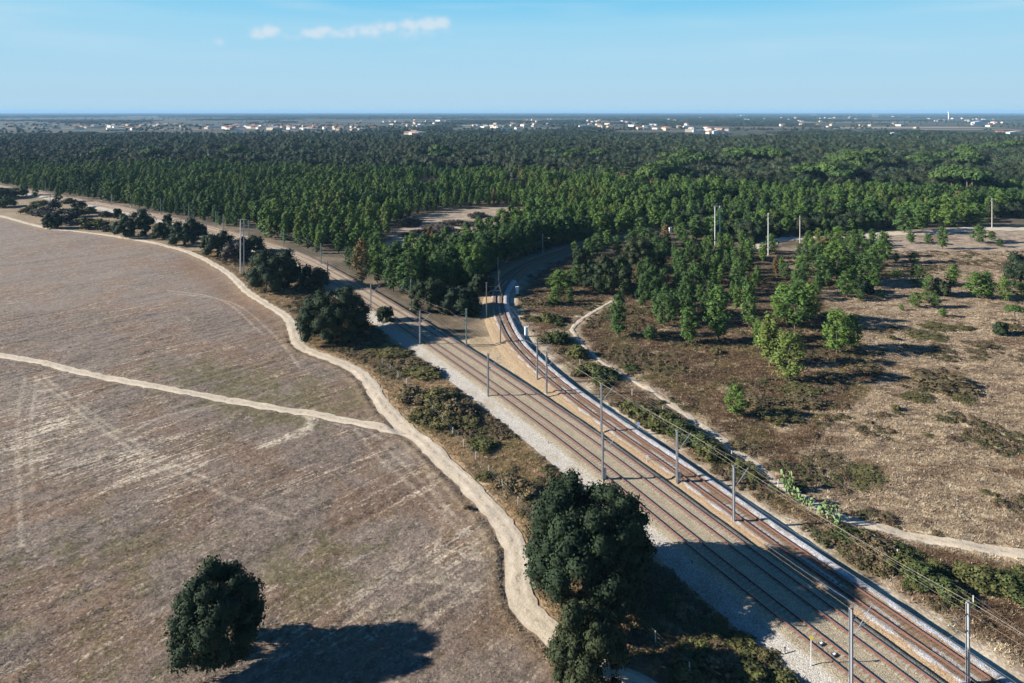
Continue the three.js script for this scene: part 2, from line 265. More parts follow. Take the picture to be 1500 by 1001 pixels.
{
  const far = texture(1024, 1024, (i, j, o) => { const x = i / 1024, y = j / 1024, n = fbm(x * 64, y * 64, 4), m = fbm(x * 9, y * 9, 2); o[0] = 22 + 28 * n + 20 * m; o[1] = 28 + 28 * n + 18 * m; o[2] = 18 + 16 * n + 10 * m; });
  const rects = [[-60000, 60000, -4000, 44], [-60000, -136, 44, 170], [136, 60000, 44, 170], [-60000, -420, 170, 530], [420, 60000, 170, 530], [-60000, 60000, 530, 1600], [-60000, 60000, 1600, 62000]];
  for (const [x0, x1, z0, z1] of rects) { const t = far.clone(); t.repeat.set((x1 - x0) / 500, (z1 - z0) / 500); t.needsUpdate = true; part('ground_patch', patch(x0, x1, z0, z1, 1, 1), std(1, 1, 1, 1, { map: t }), land); }
}

// ---------------------------------------------------------------- roads and paths
function ribbon(line, half, lift, rough, across = 8) {
  const N = normalsOf(line), pos = [], uv = [], idx = []; let s = 0;
  line.forEach(([x, z], i) => {
    if (i) s += Math.hypot(x - line[i - 1][0], z - line[i - 1][1]);
    const w = typeof half === 'function' ? half(z, i / (line.length - 1)) : half;
    for (let k = 0; k <= across; k++) {
      const t = k / across * 2 - 1, e = (vn(x * 0.9 + (t > 0 ? 40 : 0), z * 0.9) - 0.5) * rough * Math.abs(t), o = t * w + e * Math.sign(t), X = x + N[i][0] * o, Z = z + N[i][1] * o;
      pos.push(X, ground(X, Z) + lift * (1 - 0.35 * t * t) + (vn(X * 1.7, Z * 1.7) - 0.5) * 0.03, -Z); uv.push(t * w / 4 + 0.5, s / 16);
      if (i && k) { const a = i * (across + 1) + k; idx.push(a - across - 2, a - across - 1, a, a - across - 2, a, a - 1); }
    }
  });
  const g = new THREE.BufferGeometry(); g.setAttribute('position', new THREE.Float32BufferAttribute(pos, 3)); g.setAttribute('uv', new THREE.Float32BufferAttribute(uv, 2)); g.setIndex(idx); g.computeVertexNormals(); return g;
}
const sandMap = texture(512, 2048, (i, j, o) => {
  const x = i / 512 * 4 - 2, y = j / 2048 * 16, yy = y < 8 ? y : 16 - y;
  const n = fbm(x * 1.4 + 20, yy * 1.1, 4), f = vn(x * 9, yy * 9 + 3), g = vn(x * 24, yy * 20), rut = Math.exp(-(((Math.abs(x + (fbm(1, yy * 0.4, 2) - 0.5) * 0.5) - 0.72) / 0.22) ** 2));
  let v = 190 + 32 * (n - 0.5) + 16 * (f - 0.5) + 16 * (g - 0.5) + rut * 10; const cl = sm(0.62, 0.75, fbm(x * 2 + 7, yy * 1.3 + 30, 4)) * (1 - rut) * 0.35;
  o[0] = lerp(v + 10, 128, cl); o[1] = lerp(v - 2, 108, cl); o[2] = lerp(v - 22, 84, cl);
});
const sandMat = std(0.95, 0.91, 0.86, 1, { map: sandMap, bumpMap: (() => { const b = clods.clone(); b.repeat.set(1, 4); b.needsUpdate = true; return b; })(), bumpScale: 0.05 });
function way(name, label, line, half, lift, rough) { const m = shadowed(new THREE.Mesh(ribbon(line, half, lift, rough), sandMat)); m.name = numbered(name); m.userData = { kind: 'structure', label }; scene.add(m); }
way('dirt_road', 'pale sandy dirt road winding along the edge of the stubble field', roadLine.filter(([, z]) => z > 40 && z < 420), z => roadHalf(z), 0.14, 0.6);
way('field_track', 'straight pale track crossing the stubble field to the dirt road', sideRoad, (z, t) => 1.0 * (1 - 0.3 * sm(0.97, 1, t)), 0.13, 0.6);
way('footpath', 'narrow sandy path curving through the heath beside the branch line', footpath, z => lerp(0.95, 0.5, sm(85, 130, z)), 0.13, 0.6);
way('sand_road', 'wide sandy road across the heath in front of the woodland', sandRoad, (z, t) => lerp(2.6, 5, t), 0.3, 1.5);
way('sand_road', 'distant pale road in front of the oak woodland', farRoad, 2.6, 0.3, 1);

// ---------------------------------------------------------------- railway
function offsetLine(line, o) { const N = normalsOf(line); return line.map(([x, z], i) => [x + N[i][0] * o, z + N[i][1] * o]); }
function sweep(line, profile, uAcross, vAlong, jitter = 0) {        // profile: [[offset, height], ...] from left to right
  const N = normalsOf(line), pos = [], uv = [], idx = [], m = profile.length; let s = 0;
  line.forEach(([x, z], i) => {
    if (i) s += Math.hypot(x - line[i - 1][0], z - line[i - 1][1]);
    profile.forEach(([o, h, j = 1], k) => {
      const e = jitter * j, oo = o + (vn(s * 0.8 + k * 31, k * 7.7) - 0.5) * e * 3, hh = h + (vn(s * 1.3 + k * 17, k * 3.3 + 50) - 0.5) * e;
      pos.push(x + N[i][0] * oo, hh, -(z + N[i][1] * oo)); uv.push((o - profile[0][0]) / uAcross, s / vAlong);
      if (i && k) { const a = i * m + k; idx.push(a - m - 1, a - m, a, a - m - 1, a, a - 1); }
    });
  });
  const g = new THREE.BufferGeometry(); g.setAttribute('position', new THREE.Float32BufferAttribute(pos, 3)); g.setAttribute('uv', new THREE.Float32BufferAttribute(uv, 2)); g.setIndex(idx); g.computeVertexNormals(); return g;
}
const RAILTOP = 0.92, SLEEPER_TOP = 0.74, BALLAST = 0.722;
const stone = (x, y) => { const a = vn(x * 13, y * 13), b = vn(x * 26 + 5, y * 26); return a * 0.55 + b * 0.45; };
// main line bed: offsets -7.4 .. 5.2
const mainW = 12.6;
const mainMap = texture(1024, 2048, (i, j, o) => {
  const p = i / 1024 * mainW - 7.4, y = j / 2048 * 26, s = stone(p, y), n = fbm(p * 0.8, y * 0.5, 3);
  const tr = Math.min(Math.abs(p + 2.15), Math.abs(p - 2.15));
  o[0] = 172; o[1] = 158; o[2] = 132;
  mixC(o, [170, 164, 154], 1 - sm(-4.8, -4.0, p)); mixC(o, [158, 150, 132], sm(3.4, 3.9, p));
  mixC(o, [112, 82, 52], Math.exp(-(((Math.abs(tr - 0.85)) / 0.24) ** 2)) * 0.5 + (1 - sm(0.2, 0.9, Math.abs(p + 2.15))) * 0.18);
  mixC(o, [142, 128, 104], sm(0.5, 0.8, n) * 0.4);
  const k = 0.62 + s * 0.72; o[0] *= k; o[1] *= k; o[2] *= k;
});
const bedBump = texture(512, 512, (i, j, o) => { const x = i / 512 * 3, y = j / 512 * 3, s = stone(x * 1.3, y * 1.3); o[0] = o[1] = o[2] = s * 255; }, { srgb: false });
const bb = (rx, ry) => { const b = bedBump.clone(); b.repeat.set(rx, ry); b.needsUpdate = true; return b; };
function bed(name, label, line, profile, width, map, along, jitter) { const m = shadowed(new THREE.Mesh(sweep(line, profile, width, along, jitter), std(1, 1, 1, 1, { map, bumpMap: bb(width / 3, along / 3), bumpScale: 0.06 }))); m.name = numbered(name); m.userData = { kind: 'structure', label }; scene.add(m); }
bed('ballast_bed', 'grey stone ballast bed under the double main line', mainLine, [[-7.4, -0.12], [-6.6, 0.08], [-5.6, 0.3], [-4.6, 0.58], [-4.0, BALLAST], [-3.2, BALLAST, 0.3], [-2.15, BALLAST - 0.01, 0.2], [-1.1, BALLAST, 0.3], [0, BALLAST - 0.06], [1.1, BALLAST, 0.3], [2.15, BALLAST - 0.01, 0.2], [3.2, BALLAST, 0.3], [3.85, BALLAST + 0.02], [4.4, 0.25], [4.8, 0.02], [5.2, -0.12]], mainW, mainMap, 26, 0.05);
// branch line bed: offsets -3.4 .. 3.6, with fresh pale shoulders as far as the curve
const freshEnd = (() => { let s = 0, q = 0; for (let i = 1; i < branchLine.length; i++) { s += Math.hypot(branchLine[i][0] - branchLine[i - 1][0], branchLine[i][1] - branchLine[i - 1][1]); if (branchLine[i][1] < G(740, 413)[1]) q = i; else break; } return q; })();
const branchTex = fresh => texture(512, 2048, (i, j, o) => {
  const p = i / 512 * (fresh ? 8.2 : 7) - (fresh ? 4.6 : 3.4), y = j / 2048 * 26, s = stone(p, y), n = fbm(p * 1.1, y * 0.6, 3);
  o[0] = 144; o[1] = 118; o[2] = 90; mixC(o, [100, 76, 58], Math.exp(-(((Math.abs(p) - 0.85) / 0.3) ** 2)) * 0.8);
  if (fresh) { const e = (n - 0.5) * 0.5; mixC(o, [186, 186, 188], sm(1.28 + e, 1.5 + e, Math.abs(p)) * (1 - sm(1.8, 2.1, -p + e)) * (0.7 + 0.3 * sm(0.35, 0.55, fbm(p * 2.2 + 5, y * 1.6, 3))) * (p < 0 ? 0.35 + 0.5 * sm(0.35, 0.6, fbm(9, y * 0.25, 2)) : 1)); mixC(o, [180, 175, 170], (1 - sm(0.12, 0.34, Math.abs(p + 0.1 + e))) * sm(0.36, 0.56, fbm(3, y * 0.35, 2)) * 0.9); mixC(o, [160, 138, 108], sm(2.0, 2.5, -p + e)); mixC(o, [140, 132, 120], sm(2.7, 3.1, p)); }
  else { mixC(o, [128, 106, 84], sm(1.4, 2.0, Math.abs(p))); }
  const k = 0.66 + s * 0.66; o[0] *= k; o[1] *= k; o[2] *= k;
});
bed('ballast_bed', 'rusty ballast bed of the branch line edged with fresh white stone', branchLine.slice(0, freshEnd + 1), [[-4.6, -0.12], [-3.7, 0.26], [-2.9, 0.42], [-2.25, 0.54], [-1.95, 0.76], [-1.65, 0.82], [-1.4, 0.78], [-1.15, BALLAST, 0.3], [0, BALLAST - 0.01, 0.3], [1.15, BALLAST, 0.3], [1.3, 0.75], [1.55, 0.84], [2.05, 0.88], [2.38, 0.77], [2.75, 0.36], [3.2, 0.05], [3.6, -0.12]], 8.2, branchTex(true), 26, 0.06);
bed('ballast_bed', 'dark rusty ballast bed of the branch line curving behind the pines', branchLine.slice(freshEnd), [[-3.4, -0.12], [-2.9, 0.1], [-2.1, 0.55], [-1.5, BALLAST], [0, BALLAST - 0.01, 0.3], [1.5, BALLAST], [2.1, 0.55], [2.9, 0.1], [3.6, -0.12]], 7, branchTex(false), 26, 0.05);

const rustTex = texture(256, 256, (i, j, o) => { const n = fbm(i / 20, j / 20, 4), m = vn(i / 5, j / 5); o[0] = 74 + 40 * n + 10 * m; o[1] = 42 + 22 * n + 7 * m; o[2] = 30 + 16 * n + 5 * m; });
const railMat = std(1, 1, 1, 0.75, { map: rustTex }), railHeadMat = std(0.5, 0.46, 0.43, 0.4, { metalness: 0.5 });
const concreteTex = texture(256, 256, (i, j, o) => { const n = fbm(i / 24, j / 24, 4), m = vn(i / 3, j / 3); const v = 164 + 40 * (n - 0.5) + 26 * (m - 0.5); o[0] = v + 4; o[1] = v - 6; o[2] = v - 24; });
const sleeperMats = [1, 0.9, 1.08].map(k => std(k * 0.98, k * 0.98, k, 0.95, { map: concreteTex }));
const woodSleeperMats = [1, 0.85, 1.1].map(k => std(0.46 * k, 0.38 * k, 0.31 * k, 0.95, { map: concreteTex }));
const sleeperGeo = (() => { const w = 1.3, g = new THREE.BoxGeometry(2.6, 0.24, 0.26, 4, 1, 1), p = g.attributes.position; for (let i = 0; i < p.count; i++) { const x = Math.abs(p.getX(i)) / w; if (p.getY(i) > 0) { p.setZ(i, p.getZ(i) * 0.8); if (x < 0.3) p.setY(i, 0.085); } } g.computeVertexNormals(); g.translate(0, SLEEPER_TOP - 0.12, 0); return g; })();
function track(label, line, mats, n) {
  const t = thing('railway_track', label, 'railway track', 'railway tracks');
  const web = [[-0.07, 0], [-0.07, 0.02], [-0.02, 0.05], [-0.02, 0.12], [-0.036, 0.135], [-0.036, 0.17], [0.036, 0.17], [0.036, 0.135], [0.02, 0.12], [0.02, 0.05], [0.07, 0.02], [0.07, 0]];
  for (const s of [-0.85, 0.85]) {
    const r = part('rail', sweep(line, web.map(([o, h]) => [o + s, h + RAILTOP - 0.172]), 0.3, 1.5), railMat, t);
    part('rail_head', sweep(line, [[s - 0.026, RAILTOP + 0.001], [s + 0.026, RAILTOP + 0.001]], 1, 1), railHeadMat, r);
  }
  const pts = [], N = normalsOf(line); let acc = 0;
  for (let i = 1; i < line.length; i++) { const dx = line[i][0] - line[i - 1][0], dz = line[i][1] - line[i - 1][1], l = Math.hypot(dx, dz); let d = (0.6 - acc % 0.6) % 0.6; while (d < l) { pts.push([line[i - 1][0] + dx * d / l, line[i - 1][1] + dz * d / l, Math.atan2(-N[i][1], N[i][0]) * -1]); d += 0.6; } acc += l; }
  const first = pts.findIndex(p => p[1] > 52), m4 = new THREE.Matrix4(), rest = [];
  const r = rngOf(77);
  pts.forEach((p, i) => {
    if (i >= first && i < first + n) { const q = part('sleeper', sleeperGeo, mats[Math.floor(r() * 3)], t); q.position.set(p[0], (r() - 0.5) * 0.01, -p[1]); q.rotation.y = p[2]; }
    else rest.push(p);
  });
  const im = new THREE.InstancedMesh(sleeperGeo, mats[0], rest.length); im.name = 'sleepers'; im.userData.kind = 'stuff'; shadowed(im);
  rest.forEach((p, i) => { m4.makeRotationY(p[2]); m4.setPosition(p[0], 0, -p[1]); im.setMatrixAt(i, m4); }); t.add(im);
  return t;
}
const track1 = offsetLine(mainLine, -2.15), track2 = offsetLine(mainLine, 2.15);
track('rusty railway track of the main line on the side of the dirt road', track1, sleeperMats, 200);
track('rusty railway track of the main line on the side of the branch line', track2, sleeperMats, 200);
track('single branch line track curving away between white stone shoulders', branchLine, woodSleeperMats, 200);

// ---------------------------------------------------------------- masts, wires, small railway things
const steel = std(0.36, 0.37, 0.38, 0.55, { metalness: 0.35 }), greenSteel = std(0.22, 0.33, 0.29, 0.6, { metalness: 0.2 }), brownIns = std(0.08, 0.04, 0.03, 0.4), concrete = std(0.42, 0.40, 0.37, 0.95), whitePaint = std(0.78, 0.79, 0.78, 0.6), darkSteel = std(0.05, 0.05, 0.055, 0.7), wireMat = std(0.42, 0.38, 0.33, 0.7);
const poleGeo = h => mergeGeometries([boxAt(0.24, h, 0.03, 0, h / 2, 0.12), boxAt(0.24, h, 0.03, 0, h / 2, -0.12), boxAt(0.03, h, 0.206, 0, h / 2, 0)]);
const poleCache = new Map();
function mast(px, py, top, side, extra = {}) {       // side: +1 the arm reaches to the right of the line, -1 to the left
  const up = extra.up ?? 0.1, [x, z] = extra.world ?? G(px, py, up), H = extra.h ?? clamp(rise(z, top) - up, 7.0, 8.8), hh = Math.round(H * 5) / 5;
  const line = extra.branch ? branchLine : mainLine; let b = 0, bd = 1e9; line.forEach((p, i) => { const d = Math.hypot(p[0] - x, p[1] - z); if (d < bd) { bd = d; b = i; } });
  const n = normalsOf(line.slice(Math.max(0, b - 2), b + 3))[Math.min(2, b)];
  const t = thing('catenary_mast', extra.label ?? 'grey steel catenary mast with bracket arms beside the main line', 'catenary mast', extra.group ?? 'catenary masts', x, up - 0.1, z, Math.atan2(n[1], n[0]));
  if (!poleCache.has(hh)) poleCache.set(hh, poleGeo(hh));
  part('pole', poleCache.get(hh), extra.green ? greenSteel : steel, t);
  part('foundation', boxAt(0.7, 0.45, 0.7, 0, 0.05, 0), concrete, t);
  if (!extra.plain) {
    const r = extra.reach ?? 3.0, s = side, a1 = hh - 1.0, a2 = hh - 2.5;
    part('bracket_arm', mergeGeometries([tubeBetween([s * 0.5, a2, 0], [s * r, a1 + 0.15, 0], 0.035), tubeBetween([s * 0.5, a1, 0], [s * (r - 0.2), a1, 0], 0.025)]), steel, t);
    part('registration_arm', tubeBetween([s * 1.0, a2 + 0.38, 0], [s * (r + 0.3), a2 + 0.5, 0], 0.025), steel, t);
    for (const y of [a1, a2]) part('insulator', tubeBetween([s * 0.12, y, 0], [s * 0.5, y, 0], 0.075, 8), brownIns, t);
  }
  if (extra.weight) part('counterweight', boxAt(0.34, 1.5, 0.3, 0.32, 1.3, 0.02), concrete, t);
  part('cap_bracket', boxAt(0.5, 0.08, 0.12, 0, hh + 0.05, 0), steel, t);
  return t;
}
mast(1247, 0, 890, 1, { world: G(1247, 890, 8.1), h: 8.0, label: 'grey catenary mast beside the main line near the yellow plate post', group: 'masts on the road side of the main line' });
for (const [i, [x, y, t, w]] of [[883, 707, 633, 1], [715, 583, 518], [615, 507, 455], [543, 457.5, 414], [479.7, 417.5, 383]].entries()) mast(x, y, t, 1, { label: w ? 'catenary mast with a concrete counterweight beside the main line ballast' : `grey mast on the road side of the main line, ${nth(i - 1)} beyond the broad oak`, group: w ? undefined : 'masts on the road side of the main line', weight: w, up: 0.3, reach: 2.6 });
mast(1418, 0, 881, -1, { world: G(1418, 881, 8.1), h: 8.0, label: 'tall mast with pale bracket arms between the main and branch lines', reach: 3.2, up: 0.1 });
mast(992, 713, 630, 1, { label: 'mast with a concrete counterweight between the main and branch lines', weight: 1, reach: 2.6 });
for (const [x, y, t, l] of [[1075, 771, 683, 'grey mast between the main and branch lines level with the prickly pears'], [881, 637, 562, 'grey mast between the lines, next beyond the one with a counterweight'], [800.7, 578, 516, 'grey mast in the sandy wedge where the branch line parts']]) mast(x, y, t, 1, { label: l, group: 'masts between the lines', reach: 2.6 });
for (const [i, [x, y, t, g]] of [[683, 505, 452, 1], [601.7, 453, 410], [531, 417.5, 380], [470, 389, 357], [415.5, 362, 340], [364, 347, 323], [316, 335, 309], [276, 322, 299], [235, 313, 291], [191.7, 303, 284], [149.5, 294, 278], [66, 281, 266]].entries()) mast(x, y, t, -1, { label: g ? 'green tinted catenary mast beside the main line near the dark oaks' : `${nth(i - 1)} mast along the pine plantation edge beyond the mast by the dark oaks`, group: g ? undefined : 'masts along the pine plantation', green: 1 });
for (const [i, [x, y, t]] of [[326.7, 338, 322], [163, 303, 287], [73, 298, 285]].entries()) mast(x, y, t, 1, { label: `far grey mast behind the hedgerow oaks, ${nth(i)} beyond the twin wooden power pole`, group: 'masts on the road side of the main line' });
for (const [i, [x, y, t]] of [[787, 559, 500], [733, 505, 462], [712.5, 465, 394], [729.5, 410, 377], [795, 371, 345]].entries()) mast(x, y, t, 1, { label: `${nth(i)} mast along the branch line curve, counted from where the lines part`, group: 'masts along the branch line', branch: true, reach: 3.2 });
function wire(label, line, heights, span, zmax) {
  const L = line.filter(([, z]) => z > 20 && z < zmax), t = thing('overhead_wire', label, 'overhead wire', 'overhead wires');
  heights.forEach(([h, sag, name, o = 0]) => {
    const pts = offsetLine(L, o).filter((_, i) => i % 5 === 0).map(([x, z], i) => { const k = (i * 5 % span) / span; return new THREE.Vector3(x, h - sag * 4 * k * (1 - k), -z); });
    part(name, new THREE.TubeGeometry(new THREE.CatmullRomCurve3(pts), pts.length * 2, name === 'earth_wire' ? 0.012 : 0.007, 4), wireMat, t);
  });
}
wire('thin overhead contact wires above the main line track nearest the dirt road', track1, [[6.2, 0.05, 'contact_wire'], [7.5, 0.9, 'messenger_wire']], 35, 260);
wire('thin overhead contact wires above the main line track nearest the branch', track2, [[6.2, 0.05, 'contact_wire'], [7.5, 0.9, 'messenger_wire']], 35, 260);
wire('thin overhead contact wires above the curving branch line track', branchLine, [[6.2, 0.05, 'contact_wire'], [7.5, 0.9, 'messenger_wire']], 35, 230);
wire('single pale wire running along the tops of the masts between the lines', offsetLine(mainLine, 4.75), [[8.72, 0.5, 'earth_wire']], 35, 130);

function cabinet(px, py, top, w, label) {
  const [x, z] = G(px, py), h = rise(z, top), ww = w * mPerPx(z), t = thing('trackside_cabinet', label, 'cabinet', undefined, x, ground(x, z) - 0.03, z, 0.35);
  part('housing', boxAt(ww, h, ww * 0.6, 0, h / 2 + 0.1, 0), whitePaint, t); part('door', boxAt(ww * 0.84, h * 0.82, 0.03, 0, h / 2 + 0.1, ww * 0.3 + 0.015), std(0.7, 0.72, 0.72, 0.5), t);
  part('roof', boxAt(ww * 1.12, 0.08, ww * 0.72, 0, h + 0.14, 0), whitePaint, t); part('plinth', boxAt(ww * 1.1, 0.14, ww * 0.7, 0, 0.03, 0), concrete, t);
}
cabinet(757.5, 432, 421, 4.2, 'white trackside cabinet at the end of the white stone shoulder'); cabinet(771, 493, 480, 4.6, 'white trackside cabinet on the sand beside the branch line bend');
cabinet(982, 341, 333.5, 4, 'small white cabinet at the far end of the branch line'); cabinet(1418, 312, 305, 4, 'small white hut beside the distant road');
function signPost(px, py, top, label, plate, w) {
  const [x, z] = G(px, py, 0.1), h = rise(z, top) - 0.05, t = thing('trackside_sign', label, 'sign', undefined, x, 0.02, z, -0.3);
  part('post', tubeBetween([0, 0, 0], [0, h, 0], 0.05, 8), std(0.5, 0.5, 0.5, 0.5), t); part('plate', boxAt(w, w * 0.9, 0.05, 0, h - w * 0.3, 0.06), plate, t);
}
signPost(1188.5, 982, 932, 'thin post with a yellow plate on the white ballast shoulder', std(0.55, 0.42, 0.02, 0.6), 0.3);
signPost(935, 632, 619, 'short white post with a blue box beside the branch line', std(0.22, 0.30, 0.5, 0.5), 0.5);
signPost(948, 681, 667, 'short white post with a grey box between the two lines', std(0.45, 0.5, 0.56, 0.5), 0.4);
for (const [px, py] of [[677, 551], [803, 652], [1014, 830], [1150, 958], [1151, 960]].slice(0, 4)) { const [x, z] = G(px, py, 0.3), t = thing('marker_post', 'short dark marker post standing in the pale ballast shoulder', 'marker post', 'marker posts', x, 0.1, z); part('post', tubeBetween([0, 0, 0], [0, 0.75, 0], 0.05, 6), darkSteel, t); part('cap', boxAt(0.14, 0.1, 0.1, 0, 0.78, 0), darkSteel, t); }
for (const [px, py] of [[1203, 944], [1222, 960]]) { const [x, z] = G(px, py, 0.75), t = thing('track_beacon', 'small dark and white beacon between the rails of the main line', 'beacon', 'track beacons', x, SLEEPER_TOP, z, 0.48); part('housing', boxAt(0.5, 0.1, 0.36, 0, 0.06, 0), darkSteel, t); part('lid', boxAt(0.26, 0.03, 0.2, 0.04, 0.125, 0), whitePaint, t); }

function fence(label, px, gap, mat, seed) {
  const line = curveOf(px.map(p => G(...p)), gap), t = thing('fence', label, 'fence'), r = rngOf(seed), tops = [], geo = tubeBetween([0, -0.3, 0], [0, 1.35, 0], 0.06, 6);
  for (const [x, z] of line) { const y = ground(x, z), p = part('post', geo, mat, t); p.position.set(x, y, -z); p.rotation.z = (r() - 0.5) * 0.12; tops.push([x, y, -z]); }
  for (const h of [0.5, 0.9, 1.25]) part('wire', mergeGeometries(tops.slice(1).map((b, i) => tubeBetween([tops[i][0], tops[i][1] + h, tops[i][2]], [b[0], b[1] + h, b[2]], 0.006, 3))), wireMat, t);
}
fence('post and wire fence between the dirt road and the main line', [[560, 533], [610, 580], [653, 627], [703, 682], [763, 747], [860, 845], [966, 950], [1010, 992]], 4.2, std(0.42, 0.42, 0.38, 0.9), 3);
fence('post and wire fence on the heath side of the branch line', [[850, 535], [1000, 625], [1095, 690], [1232, 768], [1360, 850], [1474, 924], [1560, 985]], 8, std(0.5, 0.5, 0.47, 0.9), 4);

const woodPole = std(0.40, 0.36, 0.30, 0.85), palePole = std(0.55, 0.53, 0.48, 0.85);
function pylon(px, base, top, label, { twin = 0, mat = palePole, arm = 1.1 } = {}) {
  const [x, z] = G(px, base), H = rise(z, top), t = thing('utility_pole', label, 'utility pole', undefined, x, -0.05, z, 0.1), g = twin * mPerPx(z) / 2;
  for (const s of twin ? [-1, 1] : [0]) part('pole', tubeBetween([s * g, -0.5, 0], [s * g, H, 0], 0.2, 8, 0.14), mat, t);
  part('crossarm', boxAt(twin ? g * 2 + 1.6 : arm * 2, 0.16, 0.16, 0, H - (twin ? 0.15 : 1.0), 0.16), mat, t);
  for (const s of [-1, 0, 1]) part('insulator', tubeBetween([s * (twin ? g + 0.6 : arm * 0.9), H - (twin ? 0.07 : 0.92), 0.16], [s * (twin ? g + 0.6 : arm * 0.9), H + (twin ? 0.2 : -0.6), 0.16], 0.07, 6), brownIns, t);
}
pylon(354.5, 401, 321, 'tall twin wooden power pole beside the dirt road', { twin: 4.6 });
pylon(1051, 359, 301.5, 'tall pale twin power pole rising from the pine clump', { twin: 7.4, mat: std(0.62, 0.64, 0.62, 0.8) });
pylon(1125.5, 374, 312, 'pale single power pole with one crossarm at the sand road end', { arm: 2 });
pylon(1172, 362, 316, 'grey wooden power pole with a crossarm near the sand road', { mat: woodPole, arm: 2 });
pylon(1453.5, 335, 290, 'brown wooden power pole standing beside the wide sandy road', { mat: woodPole, arm: 1 });
pylon(1170, 285, 267, 'distant pale pole at the edge of the oak woodland', { arm: 0.6 });
pylon(1030, 284, 264, 'distant grey pole among the far pines', { twin: 4, mat: woodPole });
console.log('railway done');

// ---------------------------------------------------------------- foliage
function crown(seed, lobes, { leaves, size, long = 1, up = 0, core = 0.82, detail = 1, spread = 0.2, tint = 0.3, round = 0.55 }) {
  const r = rngOf(seed), pos = [], nor = [], col = [], tot = lobes.reduce((s, l) => s + l[3] * l[3], 0), v = new THREE.Vector3(), t1 = new THREE.Vector3(), t2 = new THREE.Vector3(), nn = new THREE.Vector3(), out = new THREE.Vector3();
  const gauss = () => (r() + r() + r() - 1.5) * 0.82;
  for (const [cx, cy, cz, R, fy = 0.85] of lobes) {
    const n = Math.round(leaves * R * R / tot), hue = 1 + (r() - 0.5) * tint;
    for (let k = 0; k < n; k++) {
      out.set(gauss(), gauss(), gauss()).normalize(); if (out.y < -0.55 && r() < 0.6) out.y *= -1;
      const d = R * (1 + (r() - 0.6) * spread * 2); v.set(cx + out.x * d, cy + out.y * d * fy, cz + out.z * d);
      let skip = false; for (const l of lobes) { const dx = v.x - l[0], dy = (v.y - l[1]) / (l[4] ?? 0.85), dz = v.z - l[2]; if (dx * dx + dy * dy + dz * dz < (l[3] * 0.72) ** 2) { skip = true; break; } } if (skip) continue;
      nn.copy(out).multiplyScalar(0.9).add(t1.set(gauss(), gauss() + up, gauss())).normalize();
      t1.set(gauss(), gauss() + up * 1.5, gauss()).cross(nn).normalize(); t2.crossVectors(nn, t1);
      const s = size * (0.6 + r() * 0.8), a = t1.multiplyScalar(s * 0.5), b = t2.multiplyScalar(s * 0.5 * long);
      const P = [[v.x - a.x * 0.9, v.y - a.y * 0.9, v.z - a.z * 0.9], [v.x - b.x + a.x * 0.15, v.y - b.y + a.y * 0.15, v.z - b.z + a.z * 0.15], [v.x + a.x, v.y + a.y, v.z + a.z], [v.x + b.x - a.x * 0.1, v.y + b.y - a.y * 0.1, v.z + b.z - a.z * 0.1]];
      const N = nn.lerp(out, round).normalize(), c = hue * (0.72 + r() * 0.56), w = 1 + (r() - 0.5) * 0.25;
      for (const q of [0, 1, 2, 0, 2, 3]) { pos.push(...P[q]); nor.push(N.x, N.y, N.z); col.push(c * w, c, c * (2 - w) * 0.98); }
    }
    if (core > 0) {
      const g = new THREE.IcosahedronGeometry(R * core, detail), p = g.attributes.position, q = g.attributes.normal;
      for (let i = 0; i < p.count; i++) { const x = p.getX(i), y = p.getY(i), z = p.getZ(i), k = 0.82 + 0.36 * vn(x * 2.1 / R + cx + 9, y * 2.1 / R + z * 2.1 / R + cz); pos.push(cx + x * k, cy + y * k * fy, cz + z * k); nor.push(q.getX(i), q.getY(i), q.getZ(i)); col.push(hue * 0.9, hue * 0.9, hue * 0.9); }
    }
  }
  const g = new THREE.BufferGeometry(); g.setAttribute('position', new THREE.Float32BufferAttribute(pos, 3)); g.setAttribute('normal', new THREE.Float32BufferAttribute(nor, 3)); g.setAttribute('color', new THREE.Float32BufferAttribute(col, 3)); return g;
}
const leafMat = (r, g, b) => new THREE.MeshPhysicalMaterial({ color: new THREE.Color(r, g, b), roughness: 0.8, specularIntensity: 0.35, vertexColors: true, side: THREE.DoubleSide });
const oakMats = [[0.024, 0.040, 0.019], [0.028, 0.042, 0.018], [0.022, 0.038, 0.020], [0.038, 0.048, 0.021]].map(c => leafMat(...c));
const pineMats = [[0.048, 0.090, 0.026], [0.060, 0.110, 0.026], [0.074, 0.128, 0.026], [0.086, 0.140, 0.028], [0.102, 0.136, 0.032]].map(c => leafMat(...c));
const stoneMats = [[0.066, 0.108, 0.028], [0.054, 0.094, 0.028]].map(c => leafMat(...c));
const bushMats = [[0.096, 0.100, 0.034], [0.064, 0.082, 0.028], [0.122, 0.110, 0.044], [0.140, 0.108, 0.058]].map(c => leafMat(...c));
const rustLeaf = leafMat(0.13, 0.085, 0.034), greyTwig = leafMat(0.075, 0.066, 0.056), bark = std(0.10, 0.075, 0.055, 1), oakBark = std(0.075, 0.06, 0.05, 1);

